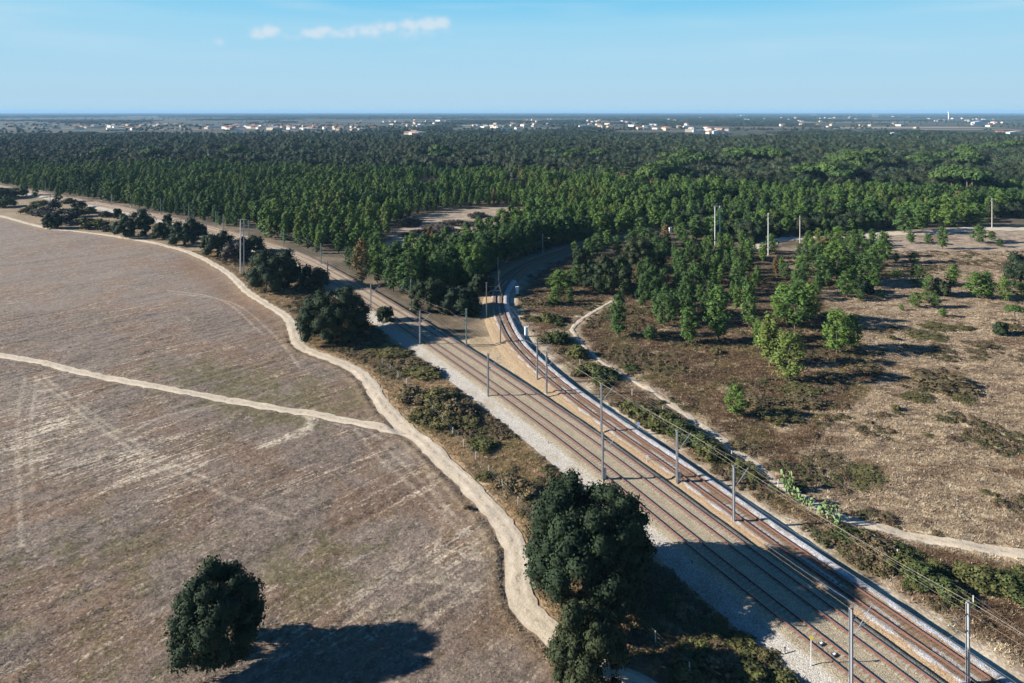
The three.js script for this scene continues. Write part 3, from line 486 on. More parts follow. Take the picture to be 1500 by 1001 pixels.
// oak crowns of unit width 1 (diameter) and height 1, scaled in place
function oakLobes(seed, n, R0, flat) {
  const r = rngOf(seed), L = [[0, 0.48, 0, 0.26, 0.9]];
  const k = Math.pow(26 / Math.max(n, 10), 0.42);
  for (let i = 0; i < n; i++) { const a = i * 2.399 + r() * 0.7, t = (i + 0.5) / n, y = 0.13 + 0.74 * t, rad = (flat ? 0.41 : 0.39) * Math.sqrt(Math.max(0.03, 1 - ((y - 0.38) / 0.55) ** 2)) * (0.74 + r() * 0.36); L.push([Math.cos(a) * rad, y + (r() - 0.5) * 0.1, Math.sin(a) * rad, R0 * k * (0.55 + r() * 0.75), 0.85]); }
  return L;
}
function oakTrunk(seed, h, w) {          // in metres
  const r = rngOf(seed), g = [tubeBetween([0, -0.3, 0], [0.1, h * 0.32, 0.05], w * 0.045, 8, w * 0.034)];
  for (let i = 0; i < 5; i++) { const a = i * 1.26 + r(), e = [Math.cos(a) * w * 0.26, h * (0.5 + r() * 0.2), Math.sin(a) * w * 0.26]; g.push(tubeBetween([0.1, h * 0.3, 0.05], e, w * 0.026, 6, w * 0.012)); }
  return mergeGeometries(g);
}
const scaledLobes = (L, w, h) => L.map(([x, y, z, R, f]) => [x * w, y * h, z * w, R * (w * 0.6 + h * 0.4), f]);
function bigOak(name, px, py, wPx, topPx, seed, label, category, { lobes = 30, leaves = 9000, mat = oakMats[0], size = 0.42, group, detail = 1 } = {}) {
  const [x, z] = G(px, py), w = wPx * mPerPx(z), h = Math.max(1.2, rise(z, topPx)), t = thing(name, label, category, group, x, ground(x, z), z, 0);
  part('crown', crown(seed, scaledLobes(oakLobes(seed, lobes, 0.145, false), w * 1.06, h * 0.95), { leaves, size, detail, spread: 0.42, tint: 0.26, core: 0.76 }), mat, t);
  part('trunk', oakTrunk(seed + 1, h, w), oakBark, t); return t;
}
const soloOak = bigOak('oak_tree', 315, 962, 136, 822, 11, 'lone dark evergreen oak standing in the stubble field', 'tree', { lobes: 70, leaves: 36000, size: 0.21 });
soloOak.scale.z = 0.86;
bigOak('oak_tree', 862, 872, 206, 700, 12, 'broad dark evergreen oak between the dirt road and main line', 'tree', { lobes: 120, leaves: 64000, size: 0.23 });
bigOak('oak_tree', 862, 1006, 108, 884, 13, 'smaller olive green oak over the dirt road bend, below the broad oak', 'tree', { lobes: 60, leaves: 26000, size: 0.20, mat: oakMats[3] });
bigOak('oak_tree', 488, 496, 110, 420, 14, 'rounded dark oak beside the bend where the dirt road narrows', 'tree', { lobes: 70, leaves: 28000, size: 0.30 });
bigOak('oak_tree', 566, 474, 24, 447, 15, 'small dark oak on the edge of the main line ballast', 'tree', { lobes: 12, leaves: 1800, size: 0.35 });
bigOak('oak_tree', 400, 424, 78, 364, 16, 'wide dark oak behind the twin wooden power pole', 'tree', { lobes: 28, leaves: 11000, size: 0.38 });
bigOak('oak_tree', 458, 424, 46, 392, 17, 'dark oak wedged between two larger oaks by the main line', 'tree', { lobes: 18, leaves: 3500, size: 0.5, mat: oakMats[2] });
const HG = 'hedgerow oaks';
for (const [i, [x, y, w, t, s]] of [[365, 372, 40, 345, 25], [319, 375, 46, 337, 24], [290, 350, 26, 328, 26], [270, 358, 46, 321, 23], [245, 335, 12, 312, 29], [240, 351, 32, 325, 22], [195, 346, 54, 307, 21], [172, 321, 12, 305, 27], [75, 335, 26, 312, 28]].entries()) bigOak('oak_tree', x, y, w, t, s, `dark hedgerow oak beside the dirt road, ${nth(i)} along from the twin wooden power pole`, 'tree', { lobes: 24, leaves: 4200, size: 0.45, group: HG, mat: oakMats[s % 3] });
const DG = 'dark oaks by the pines';
for (const [x, y, w, t, s, l] of [[628, 455, 56, 404, 31, 'tall dark oak at the foot of the pines beside the main line'], [672, 458, 62, 418, 32, 'broad low dark oak in front of the pine belt'], [705, 432, 36, 398, 33, 'dark oak at the pine belt end nearest the branch line'], [600, 428, 30, 395, 34, 'small dark oak at the pine belt end nearest the main line']]) bigOak('oak_tree', x, y, w, t, s, l, 'tree', { lobes: 30, leaves: 6500, size: 0.4, group: DG, mat: oakMats[s % 3] });
const HOAK = 'dark rounded oak on the heath beside the branch line', HOG = 'heath oaks';
for (const [x, y, w, t, s] of [[898, 432, 62, 366, 41], [868, 420, 34, 378, 42], [935, 398, 46, 345, 43], [850, 388, 22, 360, 44], [960, 372, 44, 338, 45], [1264, 429, 28, 409, 46], [1374, 433, 32, 407, 47], [1495, 420, 40, 370, 48], [1467, 490, 17, 470, 49]]) bigOak('oak_tree', x, y, w, t, s, HOAK, 'tree', { lobes: 26, leaves: 5200, size: 0.4, group: HOG, mat: oakMats[s % 4] });
{ const t = bigOak('bare_shrub', 342, 382, 34, 356, 51, 'grey leafless shrub beside the twin wooden power pole', 'shrub', { lobes: 14, leaves: 1600, size: 0.5, mat: greyTwig }); }

// young pines, 10 m tall, in a few shapes
function pineLobes(seed, slim, n = 30) {
  const r = rngOf(seed), L = [], H = 10;
  for (let i = 0; i < n; i++) { const t = i / (n - 1), y = 1.5 + t * (H - 1.9), prof = (slim ? 1.2 : 1.75) * Math.pow(Math.max(0, 1 - t * t * t), 0.55) * (0.35 + 0.65 * sm(0, 0.22, t)) + 0.12, a = i * 2.399 + r() * 0.9, d = prof * (0.45 + r() * 0.65); L.push([Math.cos(a) * d, y + (r() - 0.5) * 0.6, Math.sin(a) * d, (0.6 + r() * 0.5) * (1 - t * 0.15) * (slim ? 0.85 : 1), 1.05]); }
  L.push([0.1, H - 0.7, 0, 0.5, 1.1]); return L;
}
const pineTrunk = mergeGeometries([tubeBetween([0, -0.4, 0], [0, 9.4, 0], 0.16, 6, 0.04)]);
const pineKinds = [0, 1, 2, 3, 4, 5].map(k => {
  const geo = crown(100 + k, pineLobes(200 + k * 3, k % 2 === 1, k % 2 ? 26 : 32), { leaves: 2300, size: 0.40, long: 0.55, up: 0.45, core: 0.6, detail: 0, spread: 0.45, tint: 0.5, round: 0.4 });
  const t = new THREE.Group(); t.name = 'pine_tree'; part('crown', geo, pineMats[k % 4], t); part('trunk', pineTrunk, bark, t); return t;
});
const pines = [];       // every pine: [x, zf, height, kind, material, label, group, width factor]
const PINE = { heath: ['young green pine standing apart on the heath', 'scattered heath pines'], clump: ['bright green young pine in the dense clump below the pale twin pole', 'pines of the heath clump'], near: ['tall green pine in the belt between the two railway lines', 'pines between the lines'], wood: ['slender green pine in the plantation beyond the main line', 'plantation pines'], mixed: ['green pine in the mixed wood beyond the branch line', 'mixed wood pines'] };
const pr = rngOf(321);
const addPine = (x, z, h, key, wf = 1) => pines.push([x, z, h * (key === 'wood' || key === 'mixed' ? 0.62 + 0.62 * fbm(x * 0.03, z * 0.03, 2) + (pr() - 0.5) * 0.3 : 1), Math.floor(pr() * 6), Math.floor(clamp(fbm(x * 0.025 + 60, z * 0.025, 2) * 6 - 1 + (pr() - 0.5) * 3, 0, 4.99)), ...PINE[key], wf * (0.85 + pr() * 0.45)]);
for (const [px, py, hp, wp] of [[1157, 558, 74, 42], [1128, 536, 78, 42], [1112, 512, 44, 26], [1165, 482, 68, 44], [1186, 472, 56, 34], [1148, 470, 56, 34], [1098, 479, 62, 28], [1226, 518, 66, 40], [1246, 512, 52, 30], [1052, 500, 82, 34], [1010, 503, 54, 30], [906, 493, 62, 36], [1079, 612, 46, 26], [973, 478, 50, 32], [953, 499, 22, 18], [887, 431, 28, 20], [813, 447, 22, 16], [835, 442, 20, 15], [913, 432, 46, 30], [820, 430, 34, 26], [845, 418, 36, 26], [1261, 441, 17, 17], [1241, 436, 38, 24], [1341, 451, 23, 18], [1369, 451, 21, 15], [1355, 442, 15, 12], [1321, 455, 9, 8], [1382, 464, 13, 11], [1290, 437, 13, 10], [1432, 437, 38, 26], [1446, 437, 40, 24], [1472, 442, 36, 20], [1497, 440, 26, 20], [1362, 431, 28, 18], [1397, 419, 32, 20], [1344, 419, 32, 22], [1308, 406, 12, 14], [1318, 406, 11, 12], [1204, 417, 42, 26], [1227, 413, 60, 32], [1250, 413, 42, 26], [1276, 419, 56, 30], [1262, 418, 48, 28], [1295, 385, 46, 18], [1199, 386, 32, 20], [1229, 376, 26, 22], [1313, 384, 14, 11], [1339, 385, 15, 14], [1278, 353, 18, 22], [1229, 353, 22, 18], [1248, 359, 21, 16], [1200, 354, 20, 22], [1335, 356, 17, 14], [1360, 358, 15, 13], [1381, 365, 34, 20], [1435, 356, 27, 18], [1453, 353, 15, 12], [1465, 362, 12, 12], [1325, 342, 42, 24], [1390, 332, 36, 24], [1350, 338, 38, 24], [1430, 331, 34, 26], [1180, 402, 30, 20], [1165, 420, 24, 18], [1150, 408, 22, 16], [1173, 440, 30, 22], [1210, 372, 24, 18], [875, 374, 32, 22], [905, 374, 30, 22], [925, 366, 30, 20], [890, 363, 27, 18], [862, 374, 24, 18], [950, 361, 28, 20], [975, 357, 28, 20], [1000, 354, 28, 20], [842, 376, 22, 18], [862, 388, 26, 20], [938, 352, 34, 22], [1020, 352, 38, 24], [1045, 352, 36, 24], [855, 350, 34, 22], [880, 344, 34, 22], [830, 352, 38, 24], [800, 357, 38, 24], [915, 340, 34, 22], [960, 336, 34, 22]]) {
  const [x, z] = G(px, py), h = Math.max(1, rise(z, py - hp) * 0.97); addPine(x, z, h, 'heath', clamp(wp * mPerPx(z) / (h * 0.40), 0.7, 2.0));
}
function scatter(px, count, minD, key, h0, h1, keep, wf = 1) {
  const P = Array.isArray(px[0]) ? px : poly(px), xs = P.map(p => p[0]), zs = P.map(p => p[1]), x0 = Math.min(...xs), x1 = Math.max(...xs), z0 = Math.min(...zs), z1 = Math.max(...zs), cell = new Map(); let got = 0;
  for (let k = 0; k < count * 30 && got < count; k++) {
    const x = lerp(x0, x1, pr()), z = lerp(z0, z1, pr()); if (!inside(P, x, z) || keep && !keep(x, z)) continue;
    const ci = Math.floor(x / minD), cj = Math.floor(z / minD); let ok = true;
    for (let a = -1; a <= 1 && ok; a++) for (let b = -1; b <= 1 && ok; b++) for (const q of cell.get((ci + a) + ',' + (cj + b)) ?? []) if ((q[0] - x) ** 2 + (q[1] - z) ** 2 < minD * minD) { ok = false; break; }
    if (!ok) continue; const key2 = ci + ',' + cj; if (!cell.has(key2)) cell.set(key2, []); cell.get(key2).push([x, z]); got++;
    if (key) addPine(x, z, lerp(h0, h1, pr()), key, wf); else h0(x, z);
  }
}
const clear = (x, z, a = 9, b = 6) => Math.abs(at(dMain, x, z)) > a && Math.abs(at(dBranch, x, z)) > b;
scatter(poly([[925, 440], [945, 400], [965, 372], [1010, 362], [1060, 362], [1105, 372], [1118, 400], [1108, 440], [1070, 470], [1010, 478], [960, 470]]), 84, 2.9, 'clump', 4.5, 9, null, 1.05);
scatter(poly([[1115, 374], [1200, 356], [1290, 354], [1300, 400], [1285, 425], [1180, 442], [1120, 424]]), 48, 3.5, 'heath', 3.5, 7.5, null, 1.3);
scatter(poly([[530, 425], [545, 400], [590, 405], [650, 395], [720, 380], [790, 352], [835, 350], [828, 362], [790, 372], [740, 394], [715, 405], [705, 430], [640, 430], [580, 440], [550, 438]]), 120, 2.8, 'near', 8, 12.5, (x, z) => clear(x, z, 9, 8), 1.2);
const inClear = (x, z) => at(zClear, x, z) > 0.3 - 0.15 * (vn(x * 0.2, z * 0.2));
// the plantation beyond the main line
scatter([[-620, 545], [-560, 540], [-330, 420], [-200, 330], [-150, 290], [-95, 240], [-62, 205], [-40, 180], [-25, 175], [0, 215], [30, 245], [60, 300], [110, 345], [140, 430], [60, 500], [-100, 540], [-400, 600], [-620, 610]], 5200, 4.4, 'wood', 6.5, 11.5, (x, z) => clear(x, z, 8.5, 9) && !inClear(x, z) && vn(x * 0.035 + 5, z * 0.035) > (z > 300 ? 0.17 : 0.22), 1.12);
scatter(poly([[850, 345], [900, 335], [1000, 330], [1090, 345], [1130, 335], [1260, 330], [1330, 322], [1500, 314], [1620, 310], [1600, 283], [1300, 285], [1000, 285], [820, 300], [800, 335]]), 900, 5, 'mixed', 6.5, 10.5, (x, z) => clear(x, z, 10, 7) && at(dSand, x, z) > 6 && vn(x * 0.05, z * 0.05) > 0.25, 1.2);
scatter(poly([[835, 356], [900, 349], [1000, 344], [1100, 352], [1160, 344], [1262, 341], [1330, 333], [1420, 329], [1420, 318], [1100, 322], [850, 332], [820, 345]]), 150, 4.2, 'mixed', 5, 9, (x, z) => clear(x, z, 10, 5.5) && at(dSand, x, z) > 5, 1.25);
console.log('pines', pines.length);
{
  const vis = pines.filter(p => p[1] > 20 && Math.abs(p[0]) < p[1] * 0.82 + 25).sort((a, b) => a[1] - b[1]);
  const solo = vis.slice(0, 300), rest = vis.slice(300);
  for (const [x, z, h, k, m, label, group, wf] of solo) {
    const o = copyOf(pineKinds[k], x, Math.abs(x) < 420 && z < 530 ? ground(x, z) : 0, z, [h / 10 * wf, h / 10, h / 10 * wf], pr() * 6.28, label, group); o.userData.category = 'tree';
    o.children[0].material = pineMats[m];
  }
  // the rest of the plantation, lighter shapes
  const wood = new THREE.Group(); wood.name = 'pine_plantation'; wood.userData = { kind: 'stuff', label: 'dense mass of slender green pines beyond the main line', category: 'pine wood' }; scene.add(wood);
  const lo = [0, 1, 2, 3].map(k => crown(150 + k, pineLobes(260 + k * 3, k % 2 === 1, 26), { leaves: 1500, size: 0.46, long: 0.6, up: 0.4, core: 0.7, detail: 0, spread: 0.4, tint: 0.5, round: 0.4 }));
  const m4 = new THREE.Matrix4(), q = new THREE.Quaternion(), Y = new THREE.Vector3(0, 1, 0), c = new THREE.Color();
  lo.forEach((geo, k) => {
    const own = rest.filter((_, i) => i % 4 === k), im = new THREE.InstancedMesh(geo, leafMat(1, 1, 1), own.length), tr = new THREE.InstancedMesh(pineTrunk, bark, own.length); im.name = 'crowns'; tr.name = 'trunks'; im.userData.kind = tr.userData.kind = 'stuff'; shadowed(im); shadowed(tr);
    own.forEach(([x, z, h, , m, , , wf], i) => { m4.compose(new THREE.Vector3(x, 0, -z), q.setFromAxisAngle(Y, pr() * 6.28), new THREE.Vector3(h / 10 * wf, h / 10, h / 10 * wf)); im.setMatrixAt(i, m4); tr.setMatrixAt(i, m4); im.setColorAt(i, c.copy(pr() < 0.004 ? rustLeaf.color : pineMats[m].color).multiplyScalar(0.85 + pr() * 0.3)); });
    wood.add(im, tr);
  });
}
for (const [px, py, t, w, label] of [[530, 418, 352, 1.1, 'tall pine with rusty brown dying needles at the plantation edge'], [1137, 404, 378, 1, 'small rust brown dead pine near the pale single power pole'], [722, 372, 345, 1, 'rust tinged pine in the belt above the branch line']]) { const [x, z] = G(px, py), h = rise(z, t), o = copyOf(pineKinds[1], x, ground(x, z), z, [h / 10 * w, h / 10, h / 10 * w], 1, label); o.children[0].material = rustLeaf; o.userData.category = 'tree'; delete o.userData.group; }

// oak woodland far behind, with umbrella pines standing out of it
{
  const kinds = [0, 1, 2, 3].map(k => { const t = new THREE.Group(); t.name = 'oak_tree'; part('crown', crown(300 + k, scaledLobes(oakLobes(310 + k, 9, 0.17, true), 12, 8), { leaves: 1700, size: 0.62, detail: 0, spread: 0.3, tint: 0.5, core: 0.84 }), oakMats[k], t); part('trunk', oakTrunk(320 + k, 8, 11), oakBark, t); return t; });
  const r = rngOf(808), list = [];
  const start = x => { const t = x / 400; return x < 0 ? 545 + 40 * vn(x * 0.02, 3) : lerp(530, 400, sm(0, 120, x)) + 30 * vn(x * 0.02, 3); };
  for (let z = 380; z < 1190; ) { const step = 9.2 + z * 0.0012, half = z * 0.84 + 40; for (let x = -half; x < half; x += step) { const X = x + (r() - 0.5) * step * 0.9, Z = z + (r() - 0.5) * step * 0.9; if (Z < start(X) || z < 530 && Math.abs(at(dMain, X, Z)) < 14 || vn(X * 0.012, Z * 0.012) < 0.1) continue; const sz = 0.55 + 0.75 * r() ** 1.6 + 0.35 * vn(X * 0.03, Z * 0.03); list.push([X, Z, sz, sz * (0.8 + r() * 0.35)]); } z += step * 0.95; }
  list.sort((a, b) => a[1] - b[1]);
  // where the mixed wood stands in front, a few dark oaks too
  const seen = list.slice(0, 200), rest = list.slice(200);
  scatter(poly([[1010, 350], [1095, 356], [1180, 343], [1262, 340], [1330, 333], [1330, 315], [1180, 318], [1000, 325]]), 26, 8, null, (x, z) => seen.push([x, z, 0.55 + r() * 0.4, 0.6 + r() * 0.4]), null, (x, z) => clear(x, z, 12, 8) && at(dSand, x, z) > 7);
  scatter(poly([[1000, 345], [1090, 345], [1180, 342], [1260, 335], [1330, 325], [1500, 318], [1500, 288], [1300, 288], [1000, 290], [850, 310], [830, 338], [900, 338]]), 70, 9, null, (x, z) => seen.push([x, z, 0.5 + r() * 0.35, 0.55 + r() * 0.35]), null, (x, z) => clear(x, z, 12, 9) && at(dSand, x, z) > 8 && at(zBare, x, z) < 0.3);
  for (const [x, z, w, h] of seen) { const k = Math.floor(r() * 4), o = copyOf(kinds[k], x, 0, z, [w, h, w], r() * 6.28, 'dark oak along the front edge of the distant oak woodland', 'woodland edge oaks'); o.userData.category = 'tree'; }
  const wood = new THREE.Group(); wood.name = 'oak_woodland'; wood.userData = { kind: 'stuff', label: 'wide mass of dark evergreen oaks reaching back to the villages', category: 'oak wood' }; scene.add(wood);
  const m4 = new THREE.Matrix4(), q = new THREE.Quaternion(), Y = new THREE.Vector3(0, 1, 0), c = new THREE.Color();
  for (let k = 0; k < 4; k++) {
    const own = rest.filter((_, i) => i % 4 === k), im = new THREE.InstancedMesh(kinds[k].children[0].geometry, leafMat(1, 1, 1), own.length); im.name = 'crowns'; im.userData.kind = 'stuff'; shadowed(im);
    own.forEach(([x, z, w, h], i) => { m4.compose(new THREE.Vector3(x, 0, -z), q.setFromAxisAngle(Y, r() * 6.28), new THREE.Vector3(w, h, w)); im.setMatrixAt(i, m4); const u = r(); im.setColorAt(i, c.setRGB(0.034 + r() * 0.018, 0.058, 0.026 + r() * 0.008).multiplyScalar(0.55 + u * 0.5 + 0.7 * fbm(x * 0.012, z * 0.012, 2))); });
    wood.add(im);
  }
  console.log('oaks', list.length);
  // umbrella pines
  const ur = rngOf(55), umb = [0, 1, 2].map(k => { const L = [], q2 = rngOf(400 + k); for (let i = 0; i < 22; i++) { const a = i * 2.399, d = 5.2 * Math.sqrt((i + 0.5) / 22); L.push([Math.cos(a) * d, 8.6 - d * d * 0.05 + q2() * 0.6, Math.sin(a) * d, 1.3 + q2() * 0.7, 0.7]); } const t = new THREE.Group(); t.name = 'umbrella_pine'; part('crown', crown(410 + k, L, { leaves: 1300, size: 0.8, up: 0.4, detail: 0, core: 0.85, tint: 0.3 }), stoneMats[k % 2], t); part('trunk', mergeGeometries([tubeBetween([0, -0.3, 0], [0, 6, 0], 0.32, 7, 0.26), ...[0, 1, 2, 3].map(i => tubeBetween([0, 5.6, 0], [Math.cos(i * 1.57) * 3, 8.2, Math.sin(i * 1.57) * 3], 0.2, 5, 0.1))]), bark, t); return t; });
  const spots = []; for (const [cx, cy, n, sx, sy] of [[1120, 226, 12, 60, 8], [1250, 232, 12, 60, 10], [1390, 232, 10, 50, 9], [1215, 250, 8, 60, 6], [1400, 260, 6, 50, 6], [1010, 232, 7, 40, 8], [850, 222, 5, 60, 8], [640, 222, 4, 60, 6], [1450, 215, 5, 40, 5], [250, 225, 4, 120, 8], [980, 250, 5, 50, 8]]) for (let i = 0; i < n; i++) spots.push([cx + (ur() + ur() - 1) * sx, cy + (ur() + ur() - 1) * sy]);
  for (const [px, py] of spots) { const [x, z] = G(px, py, 11); const s = 1.15 + ur() * 0.45; copyOf(umb[Math.floor(ur() * 3)], x, 0, z, [s * 1.1, s * 1.12, s * 1.1], ur() * 6.28, 'bright green umbrella pine rising above the dark oak woodland', 'umbrella pines').userData.category = 'tree'; }
  { const [x, z] = G(1487, 469), o = copyOf(umb[0], x, ground(x, z), z, 0.36, 1, 'small bright umbrella pine standing alone on the pale heath'); o.userData.category = 'tree'; delete o.userData.group; }
}

// ---------------------------------------------------------------- bushes
const bushKinds = [0, 1, 2, 3, 4].map(k => { const r = rngOf(500 + k), L = []; for (let i = 0; i < 22; i++) { const a = i * 2.399 + r(), d = 0.46 * Math.sqrt((i + 0.3) / 22) * (0.8 + r() * 0.35); L.push([Math.cos(a) * d, 0.12 + r() * 0.55 * (1 - d * 1.4), Math.sin(a) * d, 0.07 + r() * 0.10, 1.2]); } return crown(510 + k, L, { leaves: 2600, size: 0.075, spread: 0.75, detail: 1, core: 0.62, tint: 0.6, round: 0.35 }); });
const br = rngOf(66);
function bush(px, py, wPx, hPx, label, group, mats = bushMats, depth = 0.8, around = 0) {
  for (let k = 0; k < around; k++) bush(px + (br() - 0.5) * wPx * 1.5, py + (br() - 0.45) * hPx * 1.1, wPx * (0.45 + br() * 0.3), hPx * (0.35 + br() * 0.25), label, group, mats, depth);
  const [x, z] = G(px, py); if (Math.abs(at(dRoad, x, z)) < roadHalf(z) + 0.5 + wPx * mPerPx(z) * 0.3 || at(dPath, x, z) < 0.8 + wPx * mPerPx(z) * 0.25 || at(dMain, x, z) > -6.5 - wPx * mPerPx(z) * 0.3 && at(dBranch, x, z) < 4 + wPx * mPerPx(z) * 0.3 && z < 170) return;
  const w = wPx * mPerPx(z), h = Math.max(0.35, hPx * mPerPx(z) * 0.95), t = thing('bush', label, 'bush', group, x, ground(x, z) - 0.05, z, br() * 6.28), m = part('foliage', bushKinds[Math.floor(br() * 5)], mats[Math.floor(br() * mats.length)], t);
  m.scale.set(w * 1.05, h * 1.35, Math.max(w * depth, h * 0.8)); part('stem', tubeBetween([0, -0.2, 0], [0, h * 0.6, 0], 0.06, 5, 0.03), bark, t);
}
const VB = ['dense olive bramble bush on the verge between road and main line', 'verge brambles'], RB = ['dark green bramble bush on the heath side of the branch line', 'branch line brambles'], FB = ['low dark bush between the dirt road and the far main line', 'far verge bushes'], PB = ['low olive shrub scattered over the pale heath', 'heath shrubs'], NB = ['straggling bush on the verge below the broad oak', 'foreground verge bushes'];
for (const [x, y, w, h] of [[575, 518, 46, 18], [600, 535, 44, 18], [625, 550, 44, 22], [605, 585, 46, 36], [640, 590, 50, 36], [672, 605, 50, 36], [620, 612, 40, 26], [652, 622, 44, 26], [690, 622, 34, 22], [708, 655, 40, 22], [545, 516, 24, 10], [712, 700, 26, 16], [745, 712, 40, 28], [768, 722, 40, 28], [752, 690, 16, 10], [700, 742, 20, 9], [812, 672, 16, 7], [832, 716, 34, 18], [572, 545, 30, 10]]) bush(x, y, w * 1.1, h * 0.5, ...VB, [bushMats[0], bushMats[2], bushMats[2], bushMats[3]], 0.9, 1);
for (const [x, y, w, h] of [[808, 470, 34, 18], [818, 500, 36, 22], [830, 480, 26, 16], [845, 520, 36, 20], [862, 545, 36, 20], [885, 552, 42, 22], [905, 545, 36, 20], [800, 445, 30, 14], [925, 600, 36, 16], [950, 612, 46, 22], [975, 625, 50, 24], [1000, 640, 52, 28], [1022, 655, 46, 28], [1042, 672, 42, 24], [1090, 690, 36, 18], [1118, 703, 44, 26], [1135, 712, 28, 18], [1240, 790, 40, 18], [1268, 800, 46, 22], [1292, 815, 50, 28], [1318, 832, 52, 30], [1348, 850, 52, 32], [1378, 868, 52, 32], [1402, 882, 42, 26], [1420, 850, 46, 26], [1452, 862, 60, 34], [1485, 872, 60, 36], [1500, 850, 40, 24], [1330, 812, 40, 16], [1375, 840, 40, 20], [815, 415, 40, 14], [838, 405, 40, 14], [870, 462, 40, 8]]) bush(x, y, w, h * 0.75, ...RB, [bushMats[0], bushMats[1], bushMats[0], bushMats[3]], 0.9, 2);
for (const [x, y, w, h] of [[1380, 562, 84, 22], [1175, 592, 60, 14], [1105, 590, 60, 14], [1140, 612, 60, 14], [1220, 555, 40, 12], [1260, 540, 50, 13], [1172, 575, 60, 12], [1060, 640, 50, 12], [1090, 655, 40, 10], [1410, 585, 40, 8], [1345, 585, 40, 8], [1375, 480, 46, 8], [1412, 482, 26, 8], [1355, 492, 54, 8], [1440, 506, 40, 9], [1374, 508, 26, 8], [1430, 516, 30, 7], [1306, 498, 14, 12], [1312, 602, 14, 14], [1236, 697, 24, 9], [1270, 700, 70, 8], [1215, 680, 70, 10], [1050, 517, 18, 16], [1330, 508, 18, 6], [1210, 464, 28, 8], [1290, 612, 16, 7], [1360, 640, 14, 6], [1400, 790, 20, 8], [1374, 783, 16, 6], [1255, 465, 12, 7], [985, 520, 24, 6], [950, 490, 26, 8], [930, 470, 24, 8], [1195, 640, 12, 9], [1480, 480, 30, 7]]) bush(x, y, w, h * 0.62, ...PB, [bushMats[2], bushMats[3], bushMats[3]], 0.9);
for (const [x, y, w, h] of [[10, 290, 46, 18], [8, 303, 30, 16], [48, 312, 28, 12], [62, 316, 40, 14], [90, 328, 44, 24], [110, 318, 30, 14], [122, 330, 30, 14], [140, 334, 34, 14], [160, 338, 26, 10], [130, 312, 24, 9], [115, 305, 20, 12], [78, 308, 22, 16], [155, 318, 20, 9], [60, 300, 26, 8], [28, 322, 26, 10], [100, 298, 20, 8], [308, 360, 14, 10], [235, 335, 20, 10], [385, 436, 20, 9], [440, 500, 14, 8]]) bush(x, y, w, h, ...FB, [bushMats[1], bushMats[0], oakMats[3], greyTwig]);
for (const [x, y, w, h] of [[930, 905, 34, 16], [950, 920, 30, 18], [1000, 905, 40, 18], [1055, 915, 26, 16], [1020, 960, 46, 26], [1060, 985, 56, 30], [1100, 1000, 60, 30], [1010, 985, 46, 26], [1150, 1005, 50, 20], [1167, 993, 16, 12], [980, 935, 30, 12], [1085, 945, 40, 18], [960, 1010, 50, 20], [1040, 925, 40, 14], [1120, 965, 40, 16], [985, 890, 36, 16]]) bush(x, y, w * 1.1, h * 0.8, ...NB, [bushMats[0], bushMats[2], bushMats[3]], 0.9, 2);
for (const [x, y, w, h] of [[640, 338, 60, 10], [670, 330, 50, 9], [610, 345, 46, 9], [760, 318, 50, 10], [800, 322, 40, 10], [600, 330, 40, 12], [700, 318, 30, 8]]) bush(x, y, w, h, 'grey leafless scrub in the clearing among the pines', 'clearing scrub', [greyTwig]);

// prickly pears
{
  const padMat = std(0.15, 0.22, 0.075, 0.7), pad = new THREE.SphereGeometry(1, 8, 6), r = rngOf(91);
  for (const [i, [px, py, n, s]] of [[1152, 722, 16, 1.15], [1168, 735, 15, 1.0], [1180, 741, 9, 0.7], [1188, 747, 13, 0.85], [1200, 755, 13, 0.85], [1212, 762, 14, 0.85], [1220, 768, 12, 0.8]].entries()) {
    const [x, z] = G(px, py), t = thing('prickly_pear', `green prickly pear by the footpath, ${nth(i)} in the row from its bushy end`, 'cactus', 'prickly pears', x, ground(x, z), z, r() * 6), spots = [[0, 0.25, 0, 0, 0]];
    for (let k = 0; k < n * 1.6; k++) {
      const b = spots[Math.floor(r() * Math.min(spots.length, 14))], a = (r() - 0.5) * 2.2, yaw = r() * 6.28; spots.push([b[0] + Math.sin(a) * 0.34 * Math.cos(yaw) * 1.4, Math.max(0.25, b[1] + Math.cos(a) * 0.33), b[2] + Math.sin(a) * 0.34 * Math.sin(yaw) * 1.4, a, yaw]);
    }
    for (const [a, b, c, tilt, yaw] of spots) { const m = part('pad', pad, padMat, t); m.scale.set(0.22 * s, 0.30 * s, 0.06 * s); m.position.set(a * s * 1.7, b * s * 1.25, c * s * 1.7); m.rotation.set(tilt * 0.5, yaw, tilt); }
  }
}

// ---------------------------------------------------------------- grass and low growth nobody could count
function tuftGeo(seed, n, h, w, lean) { const r = rngOf(seed), pos = [], nor = [], col = []; for (let i = 0; i < n; i++) { const a = r() * 6.28, d = r() * w, x = Math.cos(a) * d, z = Math.sin(a) * d, b = a + (r() - 0.5), L = lean * (0.4 + r()), hh = h * (0.6 + r() * 0.7), wd = w * 0.22, c = 0.75 + r() * 0.5, dx = Math.cos(b + 1.57) * wd, dz = Math.sin(b + 1.57) * wd; pos.push(x - dx, -0.02, z - dz, x + dx, -0.02, z + dz, x + Math.cos(b) * L, hh, z + Math.sin(b) * L); const nl = Math.hypot(hh, L); for (let k = 0; k < 3; k++) { nor.push(-Math.cos(b) * hh / nl * 0.6, L / nl + 0.5, -Math.sin(b) * hh / nl * 0.6); col.push(c, c, c); } } const g = new THREE.BufferGeometry(); g.setAttribute('position', new THREE.Float32BufferAttribute(pos, 3)); g.setAttribute('normal', new THREE.Float32BufferAttribute(nor, 3)); g.setAttribute('color', new THREE.Float32BufferAttribute(col, 3)); return g; }
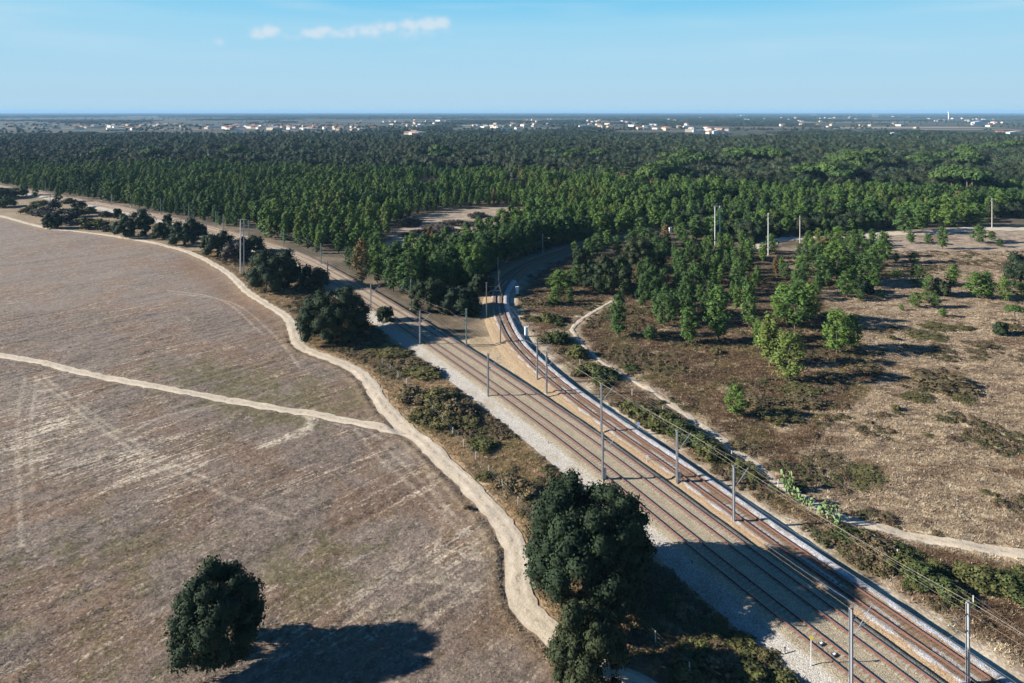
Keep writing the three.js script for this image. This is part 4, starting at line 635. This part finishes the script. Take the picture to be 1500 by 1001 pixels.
function stuff(name, label, category, geo, mat, items) {
  const im = new THREE.InstancedMesh(geo, mat, items.length), m4 = new THREE.Matrix4(), q = new THREE.Quaternion(), Y = new THREE.Vector3(0, 1, 0), c = new THREE.Color(), r = rngOf(items.length); im.name = numbered(name); im.userData = { kind: 'stuff', label, category }; shadowed(im);
  items.forEach(([x, z, s, sy, col], i) => { m4.compose(new THREE.Vector3(x, ground(x, z), -z), q.setFromAxisAngle(Y, r() * 6.28), new THREE.Vector3(s, sy, s)); im.setMatrixAt(i, m4); im.setColorAt(i, c.setRGB(...col)); }); scene.add(im);
}
{
  const r = rngOf(1234), heath = [], field = [], scrub = [], o = [0, 0, 0], off = (x, z) => clear(x, z, 7.6, 3.8) && Math.abs(at(dRoad, x, z)) > roadHalf(z) + 0.4 && at(dSide, x, z) > 1.5 && at(dPath, x, z) > 1.1 && at(dSand, x, z) > 4;
  for (let k = 0; k < 520000; k++) {
    const z = 52 + 190 * Math.pow(r(), 1.15), x = (r() - 0.5) * 2 * (z * 0.80 + 6); if (!off(x, z)) { r(); continue; }
    const dr = at(dRoad, x, z), dm = at(dMain, x, z), db = at(dBranch, x, z); groundColour(x, z, o);
    const v = 0.9 + r() * 0.45; if (db > 4 && r() < 0.22) mixC(o, C.paleHi, 0.25 + 0.5 * r()); const col = [lin(clamp(o[0] * v, 0, 235)), lin(clamp(o[1] * v, 0, 225)), lin(clamp(o[2] * v * 0.97, 0, 210))];
    if (dr < 0 && dm < 0) { if (z < 170 && r() < 0.5) field.push([x, z, 0.5 + r() * 0.7, 0.35 + r() * 0.5, col]); }
    else if (db > 4.5 + r() * 5 || dm < -7) heath.push([x, z, 0.6 + r() * 0.9, 0.6 + r() * 0.9, col]);
    const m = fbm(x * 0.09 + 70, z * 0.13, 3), pale = at(zPale, x, z);
    if (db > 5 && r() < 0.07 && m > 0.55 + pale * 0.14 || (dm < -7.5 && dr > 3 && m > 0.52 && r() < 0.12)) scrub.push([x, z, 0.5 + r() * 1.1, 0.25 + r() * 0.4, [[0.10, 0.084, 0.040], [0.115, 0.080, 0.050], [0.080, 0.082, 0.036], [0.13, 0.098, 0.058]][Math.floor(r() * 4)]]);
  }
  console.log('tufts', heath.length, field.length, scrub.length);
  stuff('dry_grass', 'dry straw grass covering the heath and verges', 'grass', tuftGeo(1, 8, 0.17, 0.20, 0.34), leafMat(1, 1, 1), heath);
  stuff('field_stubble', 'short dry stubble and weeds on the brown field', 'stubble', tuftGeo(2, 6, 0.09, 0.2, 0.2), leafMat(1, 1, 1), field);
  const low = crown(600, [[0, 0.35, 0, 0.42, 0.8], [0.45, 0.28, 0.1, 0.32, 0.8], [-0.35, 0.26, 0.3, 0.34, 0.8], [0.05, 0.25, -0.42, 0.3, 0.8]], { leaves: 130, size: 0.22, spread: 0.45, detail: 0, core: 0.8, tint: 0.4 });
  stuff('heather', 'low brown and olive heather growing over the heath', 'heather', low, leafMat(1, 1, 1), scrub);
}
console.log('growth done');

// ---------------------------------------------------------------- the plain beyond: villages, fields, tree belts, hills
{
  const r = rngOf(4040), wallG = new THREE.BoxGeometry(1, 1, 1); wallG.translate(0, 0.5, 0);
  const roofG = (() => { const s = new THREE.Shape([new THREE.Vector2(-0.56, 0), new THREE.Vector2(0.56, 0), new THREE.Vector2(0, 0.42)]), g = new THREE.ExtrudeGeometry(s, { depth: 1.08, bevelEnabled: false }); g.translate(0, 1, -0.54); return g; })();
  const flatG = boxAt(1.06, 0.06, 1.06, 0, 1.03, 0);
  const walls = [std(0.60, 0.59, 0.56, 0.9), std(0.54, 0.50, 0.42, 0.9), std(0.46, 0.40, 0.29, 0.9), std(0.64, 0.64, 0.63, 0.9)], tile = [std(0.36, 0.16, 0.09, 0.9), std(0.42, 0.22, 0.14, 0.9)], pale = std(0.62, 0.62, 0.6, 0.8);
  const spots = [];
  for (const [cx, cy, n, sx, sy] of [[150, 187, 24, 60, 4], [130, 184, 8, 80, 3], [240, 184, 10, 40, 3], [340, 187, 22, 50, 4], [400, 187, 30, 40, 4], [450, 188, 16, 40, 4], [520, 188, 12, 50, 4], [610, 183, 12, 60, 4], [720, 185, 16, 60, 4], [760, 183, 10, 60, 4], [600, 196, 6, 20, 1], [880, 184, 8, 60, 4], [960, 187, 10, 50, 5], [1030, 191, 10, 60, 4], [1060, 172, 12, 60, 2], [1160, 175, 14, 80, 4], [1240, 172, 16, 80, 3], [1330, 170, 18, 80, 3], [1400, 176, 14, 60, 4], [1450, 182, 8, 50, 4], [1050, 195, 8, 30, 2], [1480, 196, 5, 20, 1], [60, 185, 8, 60, 4], [560, 178, 14, 160, 3], [900, 177, 16, 160, 3], [1250, 184, 12, 160, 4]]) for (let i = 0; i < n; i++) spots.push([cx + (r() + r() - 1) * sx, cy + (r() + r() - 1) * sy]);
  for (const [px, py] of spots) {
    const [x, z] = G(px, Math.max(168.5, py), 2), w = 10 + r() * 11, d = 8 + r() * 8, h = 4 + r() * 3.2, shed = r() < 0.18, k = shed ? 1.8 : 1, t = thing('house', '', 'house', '', x, 0, z, r() * 3.1);
    if (shed) { t.userData.label = 'low white shed with a pale flat roof in the distant villages'; t.userData.group = 'distant sheds'; } else { t.userData.label = 'small pale house with an orange tiled roof in the distant villages'; t.userData.group = 'distant village houses'; }
    part('wall', wallG, walls[Math.floor(r() * 4)], t).scale.set(w * k, h, d * k); const ro = part('roof', shed ? flatG : roofG, shed ? pale : tile[Math.floor(r() * 2)], t); ro.scale.set(w * k, h, d * k);
  }
  for (const [px, py, w, h] of [[858, 186, 46, 7], [740, 191, 30, 6], [1010, 187, 40, 7], [1052, 196, 26, 8], [1435, 182.5, 60, 12], [1310, 197.5, 16, 6], [1487, 197, 36, 7], [610, 196, 34, 6], [1090, 170, 90, 12], [1195, 170, 120, 12], [1285, 169.5, 120, 12], [350, 193.5, 16, 7], [398, 189, 40, 8]]) { const [x, z] = G(px, py, 2), t = thing('warehouse', 'long white warehouse among the distant fields', 'warehouse', 'distant warehouses', x, 0, z, 0.15); part('wall', wallG, walls[3], t).scale.set(w, h, w * 0.3); part('roof', roofG, pale, t).scale.set(w, h * 0.8, w * 0.3); t.children[1].position.y = h * 0.2; }
  { const z = 4600, x = (1390 - 750) / FOCAL * z, t = thing('water_tower', 'white water tower standing on the horizon', 'water tower', undefined, x, 0, z); part('shaft', new THREE.CylinderGeometry(3.2, 4, 46, 12).translate(0, 23, 0), walls[3], t); part('tank', new THREE.CylinderGeometry(6, 4.6, 9, 14).translate(0, 48, 0), walls[3], t); }
  // fields between the tree belts: thin raised sheets
  const cols = [[0.16, 0.10, 0.07], [0.20, 0.145, 0.09], [0.12, 0.08, 0.055], [0.24, 0.19, 0.13], [0.05, 0.065, 0.03]].map(c => std(...c, 1));
  for (const [px, py, w, d] of [[620, 189, 420, 160], [300, 189, 380, 120], [880, 188, 500, 150], [440, 192, 200, 90], [560, 197, 180, 60], [1130, 187, 420, 200], [1000, 181, 900, 500], [760, 180, 700, 300], [200, 183, 500, 200], [1320, 187, 600, 220], [1400, 182, 700, 260], [680, 184, 500, 160], [850, 177, 900, 500], [1350, 197, 420, 50], [1220, 197.5, 420, 40], [450, 196, 120, 40], [520, 183, 500, 200], [360, 198, 160, 40], [240, 190, 300, 60], [700, 195, 240, 60], [960, 192, 300, 70], [820, 192, 260, 60], [1100, 192, 260, 50], [1420, 190, 300, 60], [60, 188, 300, 60], [1250, 179, 800, 160], [600, 178, 800, 160]]) { const [x, z] = G(px, py), m = shadowed(new THREE.Mesh(boxAt(w, 0.3, d, 0, 0.15, 0), cols[Math.floor(r() * 5)])); m.name = numbered('farm_field'); m.position.set(x, 0, -z); m.rotation.y = (r() - 0.5) * 0.3; m.userData = { kind: 'structure', label: 'flat brown and tan farm field on the distant plain' }; scene.add(m); }
  // tree belts
  const L = []; for (let i = 0; i < 26; i++) L.push([(r() - 0.5) * 44, 3.2 + r() * 2.8, (r() - 0.5) * 30, 3.4 + r() * 2.4, 0.95]);
  const belt = crown(700, L, { leaves: 900, size: 2.2, detail: 0, core: 0.9, tint: 0.6, spread: 0.2 }), items = [];
  const hs = spots.map(p => G(p[0], Math.max(168.5, p[1]), 2));
  for (let z = 1230; z < 24000; ) {
    const step = 30 + z * 0.006, half = z * 0.82 + 100;
    for (let x = -half; x < half; x += step * 1.25) {
      const X = x + (r() - 0.5) * step, Z = z + (r() - 0.5) * step, n = fbm(X * 0.0011 + 5, Z * 0.0016, 3), th = z < 1480 ? 0.36 : z < 2000 ? 0.51 : z < 5000 ? 0.575 : z < 9000 ? 0.48 : 0.36; if (n < th) continue;
      if (z < 5200) { let near = false; for (const [hx, hz] of hs) if (Math.abs(hx - X) < 34 + hz * 0.006 && Z < hz + 20 && hz - Z < 420) { near = true; break; } if (near) continue; }
      const s = (0.7 + r() * 0.5) * (1 + z / 14000); items.push([X, Z, s, (0.38 + r() * 0.35) * (z < 6000 ? 1 : 1.4)]);
    }
    z += step * (z < 5500 ? 1.3 : 1.6);
  }
  console.log('belts', items.length);
  const im = new THREE.InstancedMesh(belt, leafMat(1, 1, 1), items.length), m4 = new THREE.Matrix4(), q = new THREE.Quaternion(), Y = new THREE.Vector3(0, 1, 0), c = new THREE.Color(); im.name = 'far_woods'; im.userData = { kind: 'stuff', label: 'dark tree belts and woods across the plain to the horizon', category: 'woods' }; shadowed(im);
  items.forEach(([x, z, s, h], i) => { m4.compose(new THREE.Vector3(x, 0, -z), q.setFromAxisAngle(Y, r() * 6.28), new THREE.Vector3(s, h, s)); im.setMatrixAt(i, m4); im.setColorAt(i, c.setRGB(0.034, 0.05, 0.030).multiplyScalar(0.75 + r() * 0.6)); }); scene.add(im);
  // single trees dotted about the villages and fields
  const dot = crown(720, [[0, 3.6, 0, 2.4, 1], [1.6, 3.2, 0.6, 1.8, 1], [-1.4, 3, -0.8, 1.8, 1], [0.2, 5, 0.1, 1.6, 1]], { leaves: 70, size: 1.6, detail: 0, core: 0.92, tint: 0.5 }), dots = [];
  for (let k = 0; k < 12000; k++) { const z = 1240 * Math.pow(5, r()), x = (r() - 0.5) * 2 * (z * 0.82 + 60); if (fbm(x * 0.004 + 9, z * 0.005, 3) > 0.47 + 0.2 * r() && !hs.some(([hx, hz]) => Math.abs(hx - x) < 9 + hz * 0.003 && z < hz + 8 && hz - z < 220)) dots.push([x, z, 0.8 + r() * 0.9, 0.6 + r() * 0.8]); }
  const dm = new THREE.InstancedMesh(dot, leafMat(1, 1, 1), dots.length); dm.name = 'garden_trees'; dm.userData = { kind: 'stuff', label: 'small dark trees dotted between the distant houses and fields', category: 'trees' }; shadowed(dm);
  dots.forEach(([x, z, s, h], i) => { m4.compose(new THREE.Vector3(x, 0, -z), q.setFromAxisAngle(Y, r() * 6.28), new THREE.Vector3(s, h, s)); dm.setMatrixAt(i, m4); dm.setColorAt(i, c.setRGB(0.038, 0.056, 0.03).multiplyScalar(0.7 + r() * 0.7)); }); scene.add(dm);
}
console.log('all built');
renderer.render(scene, camera);
